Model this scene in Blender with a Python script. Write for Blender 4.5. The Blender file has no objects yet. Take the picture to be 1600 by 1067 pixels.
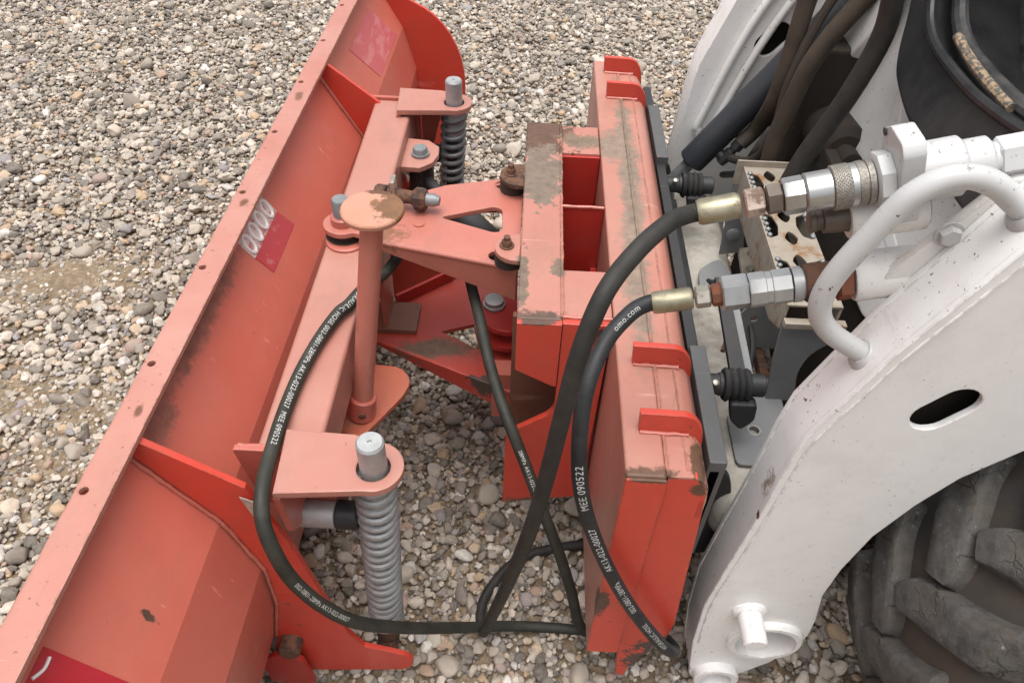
import bpy, bmesh, math, random
import numpy as np
from mathutils import Vector, Matrix, Euler, noise as mnoise
random.seed(7); np.random.seed(7)
PI = math.pi
S = bpy.context.scene
COL = S.collection

# ------------------------------------------------------------------ camera
cam = bpy.data.cameras.new("camera"); cam.lens = 27.0; cam.sensor_width = 36.0
cam.clip_start = 0.02; cam.clip_end = 1000
camo = bpy.data.objects.new("camera", cam); COL.objects.link(camo)
_r = Vector((.9988, .0403, .0295)); _u = Vector((-.0493, .7057, .7068)); _f = _r.cross(_u)
_r.normalize(); _f.normalize(); _u = _f.cross(_r)
camo.matrix_world = Matrix(((_r.x, _u.x, _f.x, 0), (_r.y, _u.y, _f.y, 0), (_r.z, _u.z, _f.z, 1.47), (0, 0, 0, 1)))
S.camera = camo
# ------------------------------------------------------------------ light: overcast daylight
SUN = Vector((-.03, -.09, 1.0)).normalized()
w = bpy.data.worlds.new("World"); S.world = w; w.use_nodes = True
nt = w.node_tree; nt.nodes.clear()
sky = nt.nodes.new('ShaderNodeTexSky'); sky.sky_type = 'NISHITA'; sky.sun_disc = False
sky.sun_elevation = math.asin(SUN.z); sky.sun_rotation = math.atan2(SUN.x, SUN.y)
sky.air_density = 1.0; sky.dust_density = 6.0; sky.ozone_density = 1.0
hs = nt.nodes.new('ShaderNodeHueSaturation'); hs.inputs['Saturation'].default_value = .22
bg = nt.nodes.new('ShaderNodeBackground'); bg.inputs['Strength'].default_value = .13
wo = nt.nodes.new('ShaderNodeOutputWorld')
nt.links.new(sky.outputs[0], hs.inputs['Color']); nt.links.new(hs.outputs[0], bg.inputs[0]); nt.links.new(bg.outputs[0], wo.inputs[0])
sl = bpy.data.lights.new("sun", 'SUN'); sl.energy = 1.2; sl.angle = math.radians(60); sl.color = (1, .965, .92)
so = bpy.data.objects.new("sun", sl); COL.objects.link(so); so.location = (0, 0, 6)
so.rotation_euler = SUN.to_track_quat('Z', 'Y').to_euler()
S.view_settings.view_transform = 'Standard'; S.view_settings.look = 'None'
S.view_settings.gamma = 1; S.view_settings.use_curve_mapping = False
S.view_settings.exposure = 0.75
S.render.engine = 'CYCLES'

# ------------------------------------------------------------------ materials
class NT:
    def __init__(s, name):
        s.m = bpy.data.materials.new(name); s.m.use_nodes = True
        s.t = s.m.node_tree; s.b = s.t.nodes['Principled BSDF']; s.tc = None
    def n(s, ty, **k):
        n = s.t.nodes.new(ty)
        for a, v in k.items(): setattr(n, a, v)
        return n
    def l(s, a, b): s.t.links.new(a, b)
    def co(s):
        if not s.tc: s.tc = s.n('ShaderNodeTexCoord')
        return s.tc.outputs['Object']
    def noise(s, scale, det=4, rough=.55, vec=None, dist=0):
        n = s.n('ShaderNodeTexNoise'); n.inputs['Scale'].default_value = scale
        n.inputs['Detail'].default_value = det; n.inputs['Roughness'].default_value = rough
        n.inputs['Distortion'].default_value = dist
        s.l(vec or s.co(), n.inputs['Vector']); return n.outputs['Fac']
    def ramp(s, f, a, b, va=0., vb=1.):
        n = s.n('ShaderNodeMapRange'); n.inputs[1].default_value = a; n.inputs[2].default_value = b
        n.inputs[3].default_value = va; n.inputs[4].default_value = vb; s.l(f, n.inputs[0]); return n.outputs[0]
    def math(s, op, a, b=None):
        n = s.n('ShaderNodeMath', operation=op); n.use_clamp = False
        for i, v in enumerate((a, b)):
            if v is None: continue
            if isinstance(v, (int, float)): n.inputs[i].default_value = v
            else: s.l(v, n.inputs[i])
        return n.outputs[0]
    def mix(s, f, a, b, bt='MIX'):
        n = s.n('ShaderNodeMix', data_type='RGBA', blend_type=bt)
        if isinstance(f, (int, float)): n.inputs[0].default_value = f
        else: s.l(f, n.inputs[0])
        for i, v in ((6, a), (7, b)):
            if isinstance(v, tuple): n.inputs[i].default_value = (*v, 1)
            else: s.l(v, n.inputs[i])
        return n.outputs[2]
    def mapping(s, scale=(1, 1, 1), loc=(0, 0, 0), rot=(0, 0, 0)):
        n = s.n('ShaderNodeMapping'); n.inputs['Scale'].default_value = scale
        n.inputs['Location'].default_value = loc; n.inputs['Rotation'].default_value = rot
        s.l(s.co(), n.inputs['Vector']); return n.outputs[0]
    def edge(s, r=.004):
        bv = s.n('ShaderNodeBevel'); bv.samples = 4; bv.inputs['Radius'].default_value = r
        g = s.n('ShaderNodeNewGeometry')
        d = s.n('ShaderNodeVectorMath', operation='DOT_PRODUCT')
        s.l(bv.outputs[0], d.inputs[0]); s.l(g.outputs['Normal'], d.inputs[1])
        return s.ramp(d.outputs['Value'], .97, .80)
    def bump(s, h, st=.2, dist=.002):
        n = s.n('ShaderNodeBump'); n.inputs['Strength'].default_value = st; n.inputs['Distance'].default_value = dist
        s.l(h, n.inputs['Height']); s.l(n.outputs[0], s.b.inputs['Normal'])
    def out(s, col=None, rough=None, metal=None, spec=None):
        for k, v in (('Base Color', col), ('Roughness', rough), ('Metallic', metal), ('Specular IOR Level', spec)):
            if v is None: continue
            if isinstance(v, tuple): s.b.inputs[k].default_value = (*v, 1)
            elif isinstance(v, (int, float)): s.b.inputs[k].default_value = v
            else: s.l(v, s.b.inputs[k])
        return s.m

def paint(name, base, fade, dirt=(.16, .11, .075), rust=(.10, .045, .022), grime=.5, chips=.5, rough=.38,
          coat=.35, patches=(), edge=True, fadeamt=.55, specks=.5, st=.69):
    t = NT(name)
    n1 = t.noise(5, 5, .6); n2 = t.noise(23, 6, .65)
    f = t.math('MULTIPLY', t.ramp(n1, .35, .7), fadeamt)
    c = t.mix(f, base, fade)
    c = t.mix(t.math('MULTIPLY', t.ramp(n2, .45, .75), .18), c, tuple(v * .72 for v in base))
    # soft grime film
    n3 = t.noise(9, 8, .7, t.mapping((1, .6, 1), (3, 1, 2)))
    c = t.mix(t.math('MULTIPLY', t.ramp(n3, .52, .78), grime), c, dirt)
    big0 = t.noise(7, 4, .6, t.mapping((1, 1, 1), (8, 1, 3)))
    # fine scuffs (stretched)
    n4 = t.noise(60, 6, .7, t.mapping((1, .18, .5), (1, 7, 2), (.2, .1, .5)))
    c = t.mix(t.math('MULTIPLY', t.ramp(n4, .62, .72), grime * .8), c, dirt)
    n5 = t.noise(85, 3, .6, t.mapping((.06, 1, .25), (4, 2, 9), (.3, .2, .9)))
    c = t.mix(t.math('MULTIPLY', t.math('MULTIPLY', t.ramp(n5, .66, .70), t.ramp(big0, .5, .6)), .45), c, tuple(min(.8, v * 1.15 + .12) for v in fade))
    # specks of dirt / chipped paint
    v = t.noise(150, 3, .6)
    big = t.noise(14, 3, .6, t.mapping((1, 1, 1), (5, 5, 5)))
    sp = t.math('MULTIPLY', t.ramp(v, st, st + .04), t.ramp(big, .42, .58))
    c = t.mix(t.math('MULTIPLY', sp, specks), c, rust)
    v2 = t.noise(38, 5, .62, t.mapping((1, 1, 1), (2, 9, 4)))
    ch = t.ramp(v2, .705, .725)
    if edge:
        e = t.edge(.006)
        e = t.math('MULTIPLY', e, t.ramp(t.noise(42, 6, .75), .47, .55))
        ch = t.math('MAXIMUM', ch, e)
    rc = t.mix(t.ramp(t.noise(80, 5), .4, .6), rust, tuple(min(1, v * 2.1) for v in rust))
    c = t.mix(t.math('MULTIPLY', ch, chips), c, rc)
    pm = None
    for (loc, rad, hard, colr) in patches:
        sub = t.n('ShaderNodeVectorMath', operation='SUBTRACT'); t.l(t.co(), sub.inputs[0]); sub.inputs[1].default_value = loc
        mul = t.n('ShaderNodeVectorMath', operation='MULTIPLY'); t.l(sub.outputs[0], mul.inputs[0]); mul.inputs[1].default_value = tuple(1 / r for r in rad)
        ln = t.n('ShaderNodeVectorMath', operation='LENGTH'); t.l(mul.outputs[0], ln.inputs[0])
        d = t.math('ADD', ln.outputs['Value'], t.ramp(t.noise(26, 6, .7), .3, .7, -.55, .55))
        d = t.math('ADD', d, t.ramp(t.noise(110, 4, .7), .3, .7, -.28, .28)); hard = min(hard * .6, .3) + .02
        m = t.ramp(d, 1.0 + hard, 1.0 - hard)
        pc = t.mix(t.ramp(t.noise(55, 8, .75), .35, .65), colr, tuple(v * .55 for v in colr))
        c = t.mix(m, c, pc)
        pm = m if pm is None else t.math('MAXIMUM', pm, m)
    mx = t.math('MAXIMUM', t.math('MULTIPLY', ch, chips), pm) if pm is not None else t.math('MULTIPLY', ch, chips)
    r = t.math('ADD', t.ramp(n3, .3, .8, rough - .06, rough + .25), t.math('MULTIPLY', mx, .35))
    h = t.math('SUBTRACT', t.math('ADD', t.math('MULTIPLY', t.noise(220, 3), .35), t.noise(30, 3)), t.math('MULTIPLY', mx, .8))
    t.bump(h, .22, .0012)
    t.b.inputs['Coat Weight'].default_value = coat; t.b.inputs['Coat Roughness'].default_value = .28
    return t.out(c, r, 0, .5)

def metal(name, a, b, rough=.45, met=.8, scale=40, rustc=None, rustamt=.0, bump=.15, edge=False):
    t = NT(name)
    n = t.noise(scale, 6, .65)
    c = t.mix(t.ramp(n, .35, .7), a, b)
    m = met
    if rustc:
        rm = t.ramp(t.noise(scale * .6, 7, .7, t.mapping((1, 1, 1), (4, 2, 8))), .62 - rustamt * .3, .70 - rustamt * .3)
        c = t.mix(rm, c, rustc); m = t.ramp(rm, 0, 1, met, 0)
    t.bump(t.noise(scale * 4, 4), bump, .001)
    return t.out(c, t.ramp(n, .3, .7, rough - .08, rough + .15), m, .5)

def rubber(name, a, b, rough=.6, scale=30, dust=None, dustamt=.3, stretch=(1, 1, 1)):
    t = NT(name)
    n = t.noise(scale, 6, .65, t.mapping(stretch))
    c = t.mix(t.ramp(n, .35, .7), a, b)
    if dust:
        d = t.ramp(t.noise(scale * .35, 8, .72, t.mapping((1, 1, 1), (7, 3, 1))), .42, .72)
        c = t.mix(t.math('MULTIPLY', d, dustamt), c, dust)
    t.bump(t.noise(scale * 5, 4, .6), .25, .001)
    return t.out(c, t.ramp(n, .3, .7, rough - .1, rough + .15), 0, .4)

RB, RF = (.43, .10, .07), (.45, .155, .12)
TB, TF = (.40, .165, .125), (.43, .235, .19)  # lit tops: fading plus sky sheen put into the colour
FB, FF = (.56, .046, .026), (.56, .066, .04)  # side faces: their darker, redder shade put into the base colour
M = {}
RL = Vector((-.1, 1.1, 0))   # plough root
LL = Vector((.9, 1.1, 0))    # loader root
def rl(x, y, z): return (x - RL.x, y - RL.y, z - RL.z)
M['red'] = paint('red_paint', RB, RF)
M['red_faded_lit'] = paint('faded_lit_red_paint', TB, TF, grime=.35, chips=.6)
M['red_shaded'] = paint('shaded_red_paint', FB, FF, grime=.3, chips=.8)
M['red_deep'] = paint('recess_shade_red', (.40, .022, .016), (.42, .035, .024), grime=.25, chips=.4, coat=.5, edge=False)  # shade of interiors and recesses put into a deeper red
M['red_blade'] = paint('red_blade_paint', (.54, .120, .082), (.56, .175, .13), grime=.2, fadeamt=.5, specks=.4,
    patches=((rl(-.425, .40, .575), (.007, .006, .026), .25, (.10, .05, .03)), (rl(-.47, .83, .67), (.028, .17, .02), .9, (.33, .12, .085)), (rl(-.47, .62, .67), (.015, .04, .03), .9, (.33, .12, .085))))
M['red_flange'] = paint('red_flange_paint', (.41, .16, .12), (.45, .235, .19), grime=.3, fadeamt=.7, specks=1, chips=1, st=.655,
    patches=((rl(-.47, .60, .715), (.005, .009, .02), .6, (.18, .07, .035)), (rl(-.468, 1.05, .715), (.006, .010, .02), .6, (.18, .07, .035)), (rl(-.463, 1.42, .715), (.007, .02, .02), .6, (.22, .09, .05))))
M['red_block'] = paint('red_block_paint', (.40, .15, .11), (.44, .225, .18), grime=.4, chips=.8,  # pale base adds the top's sky sheen to the faded paint
    patches=((rl(.02, 1.36, .69), (.062, .10, .03), .05, (.13, .062, .035)), (rl(.025, 1.22, .69), (.05, .09, .03), .08, (.21, .155, .115)),
             (rl(.10, 1.345, .69), (.045, .025, .02), .12, (.22, .15, .10)), (rl(.0, .92, .69), (.012, .06, .03), .15, (.20, .14, .10)),
             (rl(.058, .95, .69), (.012, .02, .02), .2, (.2, .14, .10)), (rl(.125, .826, .665), (.02, .02, .03), .2, (.07, .03, .025)), (rl(.03, .826, .688), (.04, .02, .008), .3, (.12, .07, .05))))
M['red_mount'] = paint('red_mount_paint', (.40, .16, .118), (.44, .235, .185), grime=.5, chips=.8, fadeamt=.65,  # fading and the painted-in sheen of the beam top share this base
    patches=((rl(.192, 1.25, .69), (.018, .32, .02), .6, (.26, .19, .14)), (rl(.18, .93, .69), (.02, .16, .02), .6, (.28, .20, .15)), (rl(.165, 1.33, .69), (.03, .05, .02), .6, (.28, .2, .15)),
             (rl(.165, .56, .688), (.04, .012, .006), .3, (.14, .07, .04)), (rl(.235, .58, .68), (.012, .05, .03), .2, (.13, .06, .03)),
             (rl(.262, .556, .16), (.05, .04, .07), .06, (.085, .06, .05)), (rl(.146, .556, .36), (.012, .02, .035), .25, (.12, .06, .04))))
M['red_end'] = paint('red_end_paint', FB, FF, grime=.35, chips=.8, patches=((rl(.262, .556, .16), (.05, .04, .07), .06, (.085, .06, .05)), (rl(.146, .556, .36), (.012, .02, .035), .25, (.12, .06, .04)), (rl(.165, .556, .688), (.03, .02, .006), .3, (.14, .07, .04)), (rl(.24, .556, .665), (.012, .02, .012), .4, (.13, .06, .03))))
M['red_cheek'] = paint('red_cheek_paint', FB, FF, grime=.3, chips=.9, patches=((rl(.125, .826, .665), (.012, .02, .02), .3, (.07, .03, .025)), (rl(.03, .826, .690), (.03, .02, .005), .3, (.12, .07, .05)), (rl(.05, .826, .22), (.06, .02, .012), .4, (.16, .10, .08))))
M['red_frame'] = paint('red_frame_paint', (.42, .125, .09), (.45, .19, .145), grime=.5, chips=.6,
    patches=((rl(-.055, .975, .372), (.05, .03, .025), .08, (.085, .055, .04)), (rl(-.235, 1.07, .64), (.03, .03, .02), .4, (.24, .10, .05)),))
M['red_low'] = paint('low_frame_paint', (.40, .04, .026), (.42, .075, .05), grime=.6, chips=.7, patches=((rl(-.055, .975, .372), (.05, .03, .025), .08, (.085, .055, .04)), (rl(-.16, 1.07, .369), (.07, .03, .02), .4, (.17, .10, .065))))  # darker red holds the shade under the frame; the patches are dirt
M['red_foot'] = paint('rusty_red_paint', (.38, .085, .045), (.42, .14, .08), grime=.8, chips=1, specks=1)
M['stand_cap'] = paint('faded_cap_paint', (.49, .225, .15), (.53, .32, .23), grime=.35, chips=1, rust=(.19, .075, .025),
    patches=((rl(-.175, .86, .86), (.026, .03, .02), .2, (.22, .10, .04)), (rl(-.205, .895, .86), (.022, .010, .01), .3, (.14, .06, .025))))
M['stand_pole'] = paint('faded_pole_paint', (.44, .14, .10), (.49, .23, .18), grime=.35)
M['brown_plate'] = paint('primer_plate', (.17, .075, .045), (.24, .11, .07), grime=.6)
WB, WF = (.72, .705, .68), (.76, .75, .735)
WD = dict(dirt=(.34, .27, .2), rust=(.10, .06, .04), grime=.24, chips=.55, rough=.4, coat=.2, specks=1, fadeamt=.5, st=.655)
def ll(x, y, z): return (x - LL.x, y - LL.y, z - LL.z)
M['white'] = paint('white_paint', WB, WF, **WD)
M['white_arm'] = paint('white_arm_paint', (.79, .78, .765), (.81, .805, .80), patches=((ll(.345, .60, .62), (.006, .014, .03), .4, (.36, .27, .21)), (ll(.335, .585, .58), (.004, .006, .006), .3, (.16, .05, .03))), **WD)
M['white_part'] = paint('white_coupling_paint', (.47, .47, .47), (.51, .51, .51), **{**WD, 'grime': .08, 'chips': .2})
M['white_dirty'] = rubber('dirty_white_paint', (.50, .47, .42), (.38, .35, .30), .65, 26, (.11, .09, .07), .9)
M['grey_sheet'] = paint('grey_sheet_paint', (.19, .195, .20), (.25, .25, .25), dirt=(.15, .12, .09), grime=.4, chips=.5, rough=.5, coat=.05, rust=(.12, .055, .02))
M['grey_dark'] = paint('dark_grey_paint', (.075, .078, .08), (.10, .10, .10), dirt=(.12, .10, .08), grime=.35, chips=.5, rough=.5, coat=.05)
M['step'] = metal('rusty_step_steel', (.40, .355, .30), (.30, .25, .19), .55, .3, 30, (.24, .13, .06), .2)
M['black'] = paint('black_paint', (.022, .022, .024), (.032, .032, .034), dirt=(.10, .08, .06), rust=(.06, .045, .035), grime=.35, chips=.3, rough=.5, coat=0)
M['cyl_black'] = paint('black_cylinder_paint', (.02, .022, .027), (.03, .033, .038), dirt=(.06, .055, .05), grime=.25, chips=.2, rough=.42, coat=.05)
M['black_dirty'] = paint('dirty_chassis', (.028, .022, .017), (.04, .03, .022), dirt=(.08, .055, .035), rust=(.09, .035, .012), grime=.7, chips=.6, rough=.8, coat=0)
M['plastic'] = rubber('black_plastic', (.012, .013, .015), (.02, .021, .023), .33, 18, (.09, .085, .08), .35)
M['plastic_floor'] = rubber('dusty_black_plastic', (.015, .016, .018), (.03, .03, .03), .6, 40, (.16, .15, .14), .55, (1, .3, 1))
M['galv'] = metal('galvanised_steel', (.34, .345, .345), (.44, .445, .445), .50, .55, 60, (.20, .15, .11), .0)
M['springgrey'] = metal('spring_steel', (.24, .245, .245), (.34, .345, .345), .5, .5, 60, (.16, .12, .09), .05)
M['zinc'] = metal('zinc_steel', (.50, .50, .49), (.36, .36, .35), .33, .9, 25, (.16, .12, .09), .06)
M['knurl'] = metal('dirty_knurled_steel', (.34, .32, .29), (.22, .20, .17), .45, .75, 300, bump=.6)
M['pingrey'] = metal('grey_pin_steel', (.19, .205, .21), (.26, .27, .27), .5, .45, 60, (.2, .1, .05), .05)
M['spring_dark'] = metal('dark_spring_steel', (.13, .135, .14), (.2, .2, .2), .5, .5, 40)
M['brass'] = metal('yellow_zinc', (.30, .27, .18), (.42, .39, .30), .42, .85, 45, (.16, .12, .08), .18)
M['hexgrey'] = metal('dull_fitting', (.40, .37, .31), (.5, .46, .40), .38, .8, 50, (.2, .13, .08), .1)
M['hexpink'] = metal('worn_nut', (.55, .44, .38), (.45, .33, .28), .4, .7, 60, (.15, .10, .07), .3)
M['rust'] = metal('rusted_steel', (.10, .05, .032), (.17, .08, .045), .85, .1, 60, (.055, .03, .022), .5, .5)
M['rustred'] = metal('red_rust', (.22, .06, .028), (.16, .07, .04), .8, .1, 40, (.08, .05, .04), .3, .3)
M['brownneck'] = metal('oily_steel', (.12, .095, .08), (.17, .14, .115), .5, .5, 60)
M['hose'] = rubber('hose_rubber', (.014, .013, .012), (.024, .022, .019), .6, 50, (.075, .068, .055), .3)
M['hose_new'] = rubber('new_hose_rubber', (.012, .013, .015), (.021, .023, .025), .5, 50, (.07, .065, .06), .2)
M['hose_green'] = rubber('dusty_hose_rubber', (.018, .018, .014), (.03, .03, .023), .6, 50, (.085, .08, .065), .35)
M['hose_brown'] = rubber('dirty_arm_hose', (.035, .026, .019), (.055, .042, .03), .7, 40, (.10, .075, .05), .5)
M['hose_black'] = rubber('arm_hose', (.014, .013, .012), (.025, .023, .02), .6, 40, (.07, .06, .05), .3)
M['print'] = NT('hose_print').out((.50, .50, .48), .6)
M['rubber'] = rubber('black_rubber', (.016, .016, .017), (.03, .03, .03), .55)
M['weld'] = paint('red_weld', (.43, .10, .07), (.47, .16, .12), grime=.3, edge=False)
M['tyre'] = rubber('tyre_rubber', (.030, .029, .028), (.045, .041, .036), .8, 16, (.085, .062, .042), .9)
def lug_mat():
    t = NT('tyre_lug_rubber')
    n = t.noise(30, 7, .7); c = t.mix(t.ramp(n, .35, .68), (.045, .043, .041), (.115, .11, .103))
    d = t.ramp(t.noise(11, 8, .72), .46, .68); c = t.mix(t.math('MULTIPLY', d, .75), c, (.085, .068, .05))
    vo = t.n('ShaderNodeTexVoronoi', feature='DISTANCE_TO_EDGE'); vo.inputs['Scale'].default_value = 26
    ad = t.n('ShaderNodeVectorMath', operation='ADD'); t.l(t.co(), ad.inputs[0])
    nn = t.n('ShaderNodeTexNoise'); nn.inputs['Scale'].default_value = 24; nn.inputs['Detail'].default_value = 4; t.l(t.co(), nn.inputs['Vector'])
    sc_ = t.n('ShaderNodeVectorMath', operation='SCALE'); sc_.inputs['Scale'].default_value = .06; t.l(nn.outputs['Color'], sc_.inputs[0]); t.l(sc_.outputs[0], ad.inputs[1]); t.l(ad.outputs[0], vo.inputs['Vector'])
    cr = t.math('MULTIPLY', t.ramp(vo.outputs['Distance'], .035, .0), t.ramp(t.noise(9, 3), .54, .66))
    c = t.mix(cr, c, (.02, .019, .018)); sp = t.ramp(t.noise(120, 4, .7), .64, .7); c = t.mix(t.math('MULTIPLY', sp, .6), c, (.27, .25, .22))
    t.bump(t.math('SUBTRACT', t.math('ADD', t.noise(45, 6, .7), t.math('MULTIPLY', sp, .3)), t.math('MULTIPLY', cr, 1.2)), .6, .006)
    return t.out(c, .78, 0, .35)
M['lug'] = lug_mat()
M['label_pink'] = None

def mat_label(name, a, b, thr, scale, rough=.3, stretch=(1, 1, 1)):
    t = NT(name); n = t.noise(scale, 6, .7, t.mapping(stretch))
    c = t.mix(t.ramp(n, thr, thr + .05), a, b)
    return t.out(c, rough, 0, .5)
M['sticker_pink'] = mat_label('faded_pink_sticker', (.52, .115, .125), (.57, .19, .19), .5, 25, .35, (1, .3, 1))
M['sticker_red'] = mat_label('faded_red_sticker', (.45, .06, .07), (.5, .15, .14), .58, 60, .35)
M['sticker_white'] = mat_label('scratched_white_sticker', (.62, .50, .47), (.5, .18, .16), .52, 70, .4)
M['sticker_gloss'] = mat_label('glossy_red_sticker', (.42, .02, .03), (.75, .7, .68), .67, 45, .15, (1, .25, 1))
M['sticker_oval'] = NT('oval_print').out((.78, .74, .72), .4)
M['tape'] = mat_label('torn_tape', (.30, .25, .21), (.4, .33, .28), .5, 60, .3)

# ------------------------------------------------------------------ mesh building helpers
class MB:
    def __init__(s): s.bm = bmesh.new(); s.X = None; s.wn = False
    def _xf(s, vs):
        if s.X:
            for v in vs: v.co = s.X(v.co)
    def add_mesh(s, me, mat):
        n0 = len(s.bm.verts); s.bm.from_mesh(me); s.bm.verts.ensure_lookup_table()
        vs = s.bm.verts[n0:]
        for v in vs: v.co = mat @ v.co
        s._xf(vs); return s
    def plate(s, poly, t, o=(0, 0, 0), u=(1, 0, 0), v=(0, 1, 0), holes=(), bev=.0015, centre=False, res=1):
        """flat plate: outline in (u,v) at origin o, thickness t along u x v"""
        s.wn = True
        cu = bpy.data.curves.new('tmp', 'CURVE'); cu.dimensions = '2D'; cu.fill_mode = 'BOTH'
        for pts in (poly, *holes):
            sp = cu.splines.new('POLY'); sp.points.add(len(pts) - 1); sp.use_cyclic_u = True
            for p, q in zip(sp.points, pts): p.co = (q[0], q[1], 0, 1)
        cu.extrude = t / 2 - bev; cu.bevel_depth = bev; cu.bevel_resolution = res; cu.offset = -bev
        ob = bpy.data.objects.new('tmp', cu); me = ob.to_mesh()
        U = Vector(u).normalized(); V = Vector(v).normalized(); N = U.cross(V); o = Vector(o)
        if not centre: o = o + N * t / 2
        mt = Matrix(((U.x, V.x, N.x, o.x), (U.y, V.y, N.y, o.y), (U.z, V.z, N.z, o.z), (0, 0, 0, 1)))
        s.add_mesh(me, mt); ob.to_mesh_clear(); bpy.data.objects.remove(ob); bpy.data.curves.remove(cu); return s
    def box(s, x0, x1, y0, y1, z0, z1, bev=.002, seg=2, rot=None):
        s.wn = True
        b2 = bmesh.new(); bmesh.ops.create_cube(b2, size=1)
        for v in b2.verts: v.co = Vector(((x0 + x1) / 2 + v.co.x * (x1 - x0), (y0 + y1) / 2 + v.co.y * (y1 - y0), (z0 + z1) / 2 + v.co.z * (z1 - z0)))
        if bev: bmesh.ops.bevel(b2, geom=b2.edges[:], offset=bev, segments=seg, affect='EDGES', profile=.5)
        me = bpy.data.meshes.new('t'); b2.to_mesh(me); b2.free(); s.add_mesh(me, rot or Matrix.Identity(4)); bpy.data.meshes.remove(me); return s
    def lathe(s, o, d, prof, n=24, caps=True, roll=0):
        """rings (t, r) along direction d from o"""
        o = Vector(o); d = Vector(d).normalized()
        a = d.orthogonal().normalized(); b = d.cross(a); rings = []; new = []
        for t, r in prof:
            rg = [s.bm.verts.new(o + d * t + (a * math.cos(2 * PI * (i + roll) / n) + b * math.sin(2 * PI * (i + roll) / n)) * r) for i in range(n)]
            rings.append(rg); new += rg
        for A, B in zip(rings, rings[1:]):
            for i in range(n): s.bm.faces.new((A[i], A[(i + 1) % n], B[(i + 1) % n], B[i]))
        if caps: s.bm.faces.new(rings[0][::-1]); s.bm.faces.new(rings[-1])
        s._xf(new); return s
    def cyl(s, o, d, L, r, n=24, ch=.0015, roll=0):
        return s.lathe(o, d, [(0, r - ch), (ch, r), (L - ch, r), (L, r - ch)], n, True, roll)
    def pipe(s, o, d, L, R, r, n=32, ch=.002):
        return s.lathe(o, d, [(0, r), (0, R - ch), (ch, R), (L - ch, R), (L, R - ch), (L, r), (0, r)], n, False)
    def tube(s, pts, r, n=12, smooth=8, caps=True, jit=0):
        P = catmull([Vector(p) for p in pts], smooth) if smooth else [Vector(p) for p in pts]
        rings = []; new = []; tprev = None
        T = [(P[min(i + 1, len(P) - 1)] - P[max(i - 1, 0)]).normalized() for i in range(len(P))]
        a = T[0].orthogonal().normalized()
        for i, p in enumerate(P):
            if i:
                q = T[i - 1].rotation_difference(T[i]); a = q @ a
            a = (a - T[i] * a.dot(T[i])).normalized(); b = T[i].cross(a)
            rr = r(i / (len(P) - 1)) if callable(r) else r
            rr *= 1 + (random.uniform(-jit, jit) if jit else 0)
            rg = [s.bm.verts.new(p + (a * math.cos(2 * PI * k / n) + b * math.sin(2 * PI * k / n)) * rr) for k in range(n)]
            rings.append(rg); new += rg
        for A, B in zip(rings, rings[1:]):
            for k in range(n): s.bm.faces.new((A[k], A[(k + 1) % n], B[(k + 1) % n], B[k]))
        if caps: s.bm.faces.new(rings[0][::-1]); s.bm.faces.new(rings[-1])
        s._xf(new); return s
    def ball(s, c, r, sub=2, sc=(1, 1, 1)):
        g = bmesh.ops.create_icosphere(s.bm, subdivisions=sub, radius=1)
        for v in g['verts']: v.co = Vector((c[0] + v.co.x * r * sc[0], c[1] + v.co.y * r * sc[1], c[2] + v.co.z * r * sc[2]))
        s._xf(g['verts']); return s
    def build(s, name, mat, parent=None, ang=35, label=None, merge=True):
        if merge: bmesh.ops.remove_doubles(s.bm, verts=s.bm.verts, dist=1e-6)
        bmesh.ops.recalc_face_normals(s.bm, faces=s.bm.faces)
        root = parent
        while root and root.parent: root = root.parent
        if root:
            L = root.location
            for v in s.bm.verts: v.co -= L
        me = bpy.data.meshes.new(name); s.bm.to_mesh(me); s.bm.free()
        me.polygons.foreach_set('use_smooth', [True] * len(me.polygons)); me.set_sharp_from_angle(angle=math.radians(ang))
        me.materials.append(M[mat] if isinstance(mat, str) else mat)
        o = bpy.data.objects.new(name, me); COL.objects.link(o); o.parent = parent
        if s.wn:
            wm = o.modifiers.new('weighted_normals', 'WEIGHTED_NORMAL'); wm.keep_sharp = True; wm.weight = 80
        if label: o['label'] = label
        return o

def catmull(P, k):
    out = []
    for i in range(len(P) - 1):
        p0 = P[max(i - 1, 0)]; p1 = P[i]; p2 = P[i + 1]; p3 = P[min(i + 2, len(P) - 1)]
        for j in range(k):
            t = j / k
            out.append(.5 * ((2 * p1) + (p2 - p0) * t + (2 * p0 - 5 * p1 + 4 * p2 - p3) * t * t + (3 * p1 - p0 - 3 * p2 + p3) * t ** 3))
    out.append(P[-1]); return out
def circ(cx, cy, r, n=20, a0=0, a1=2 * PI, ry=None):
    full = abs(a1 - a0 - 2 * PI) < 1e-6
    return [(cx + r * math.cos(a0 + (a1 - a0) * i / (n if full else n - 1)), cy + (ry or r) * math.sin(a0 + (a1 - a0) * i / (n if full else n - 1))) for i in range(n)]
def rnd(poly, rad, n=5):
    """round the corners of a polygon; rad a number or one per corner"""
    out = []; N = len(poly)
    for i in range(N):
        p = Vector(poly[i]); a = Vector(poly[i - 1]); b = Vector(poly[(i + 1) % N])
        r = rad[i] if isinstance(rad, (list, tuple)) else rad
        if r <= 0: out.append(tuple(p)); continue
        da = (a - p); db = (b - p); r2 = min(r, da.length * .45, db.length * .45)
        A = p + da.normalized() * r2; B = p + db.normalized() * r2
        for j in range(n):
            t = j / (n - 1); q = A * (1 - t) ** 2 + p * 2 * t * (1 - t) + B * t * t; out.append((q.x, q.y))
    return out
def slot(x0, y0, x1, y1, r, n=10):
    a = math.atan2(y1 - y0, x1 - x0)
    return circ(x1, y1, r, n, a - PI / 2, a + PI / 2) + circ(x0, y0, r, n, a + PI / 2, a + 3 * PI / 2)
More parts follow.
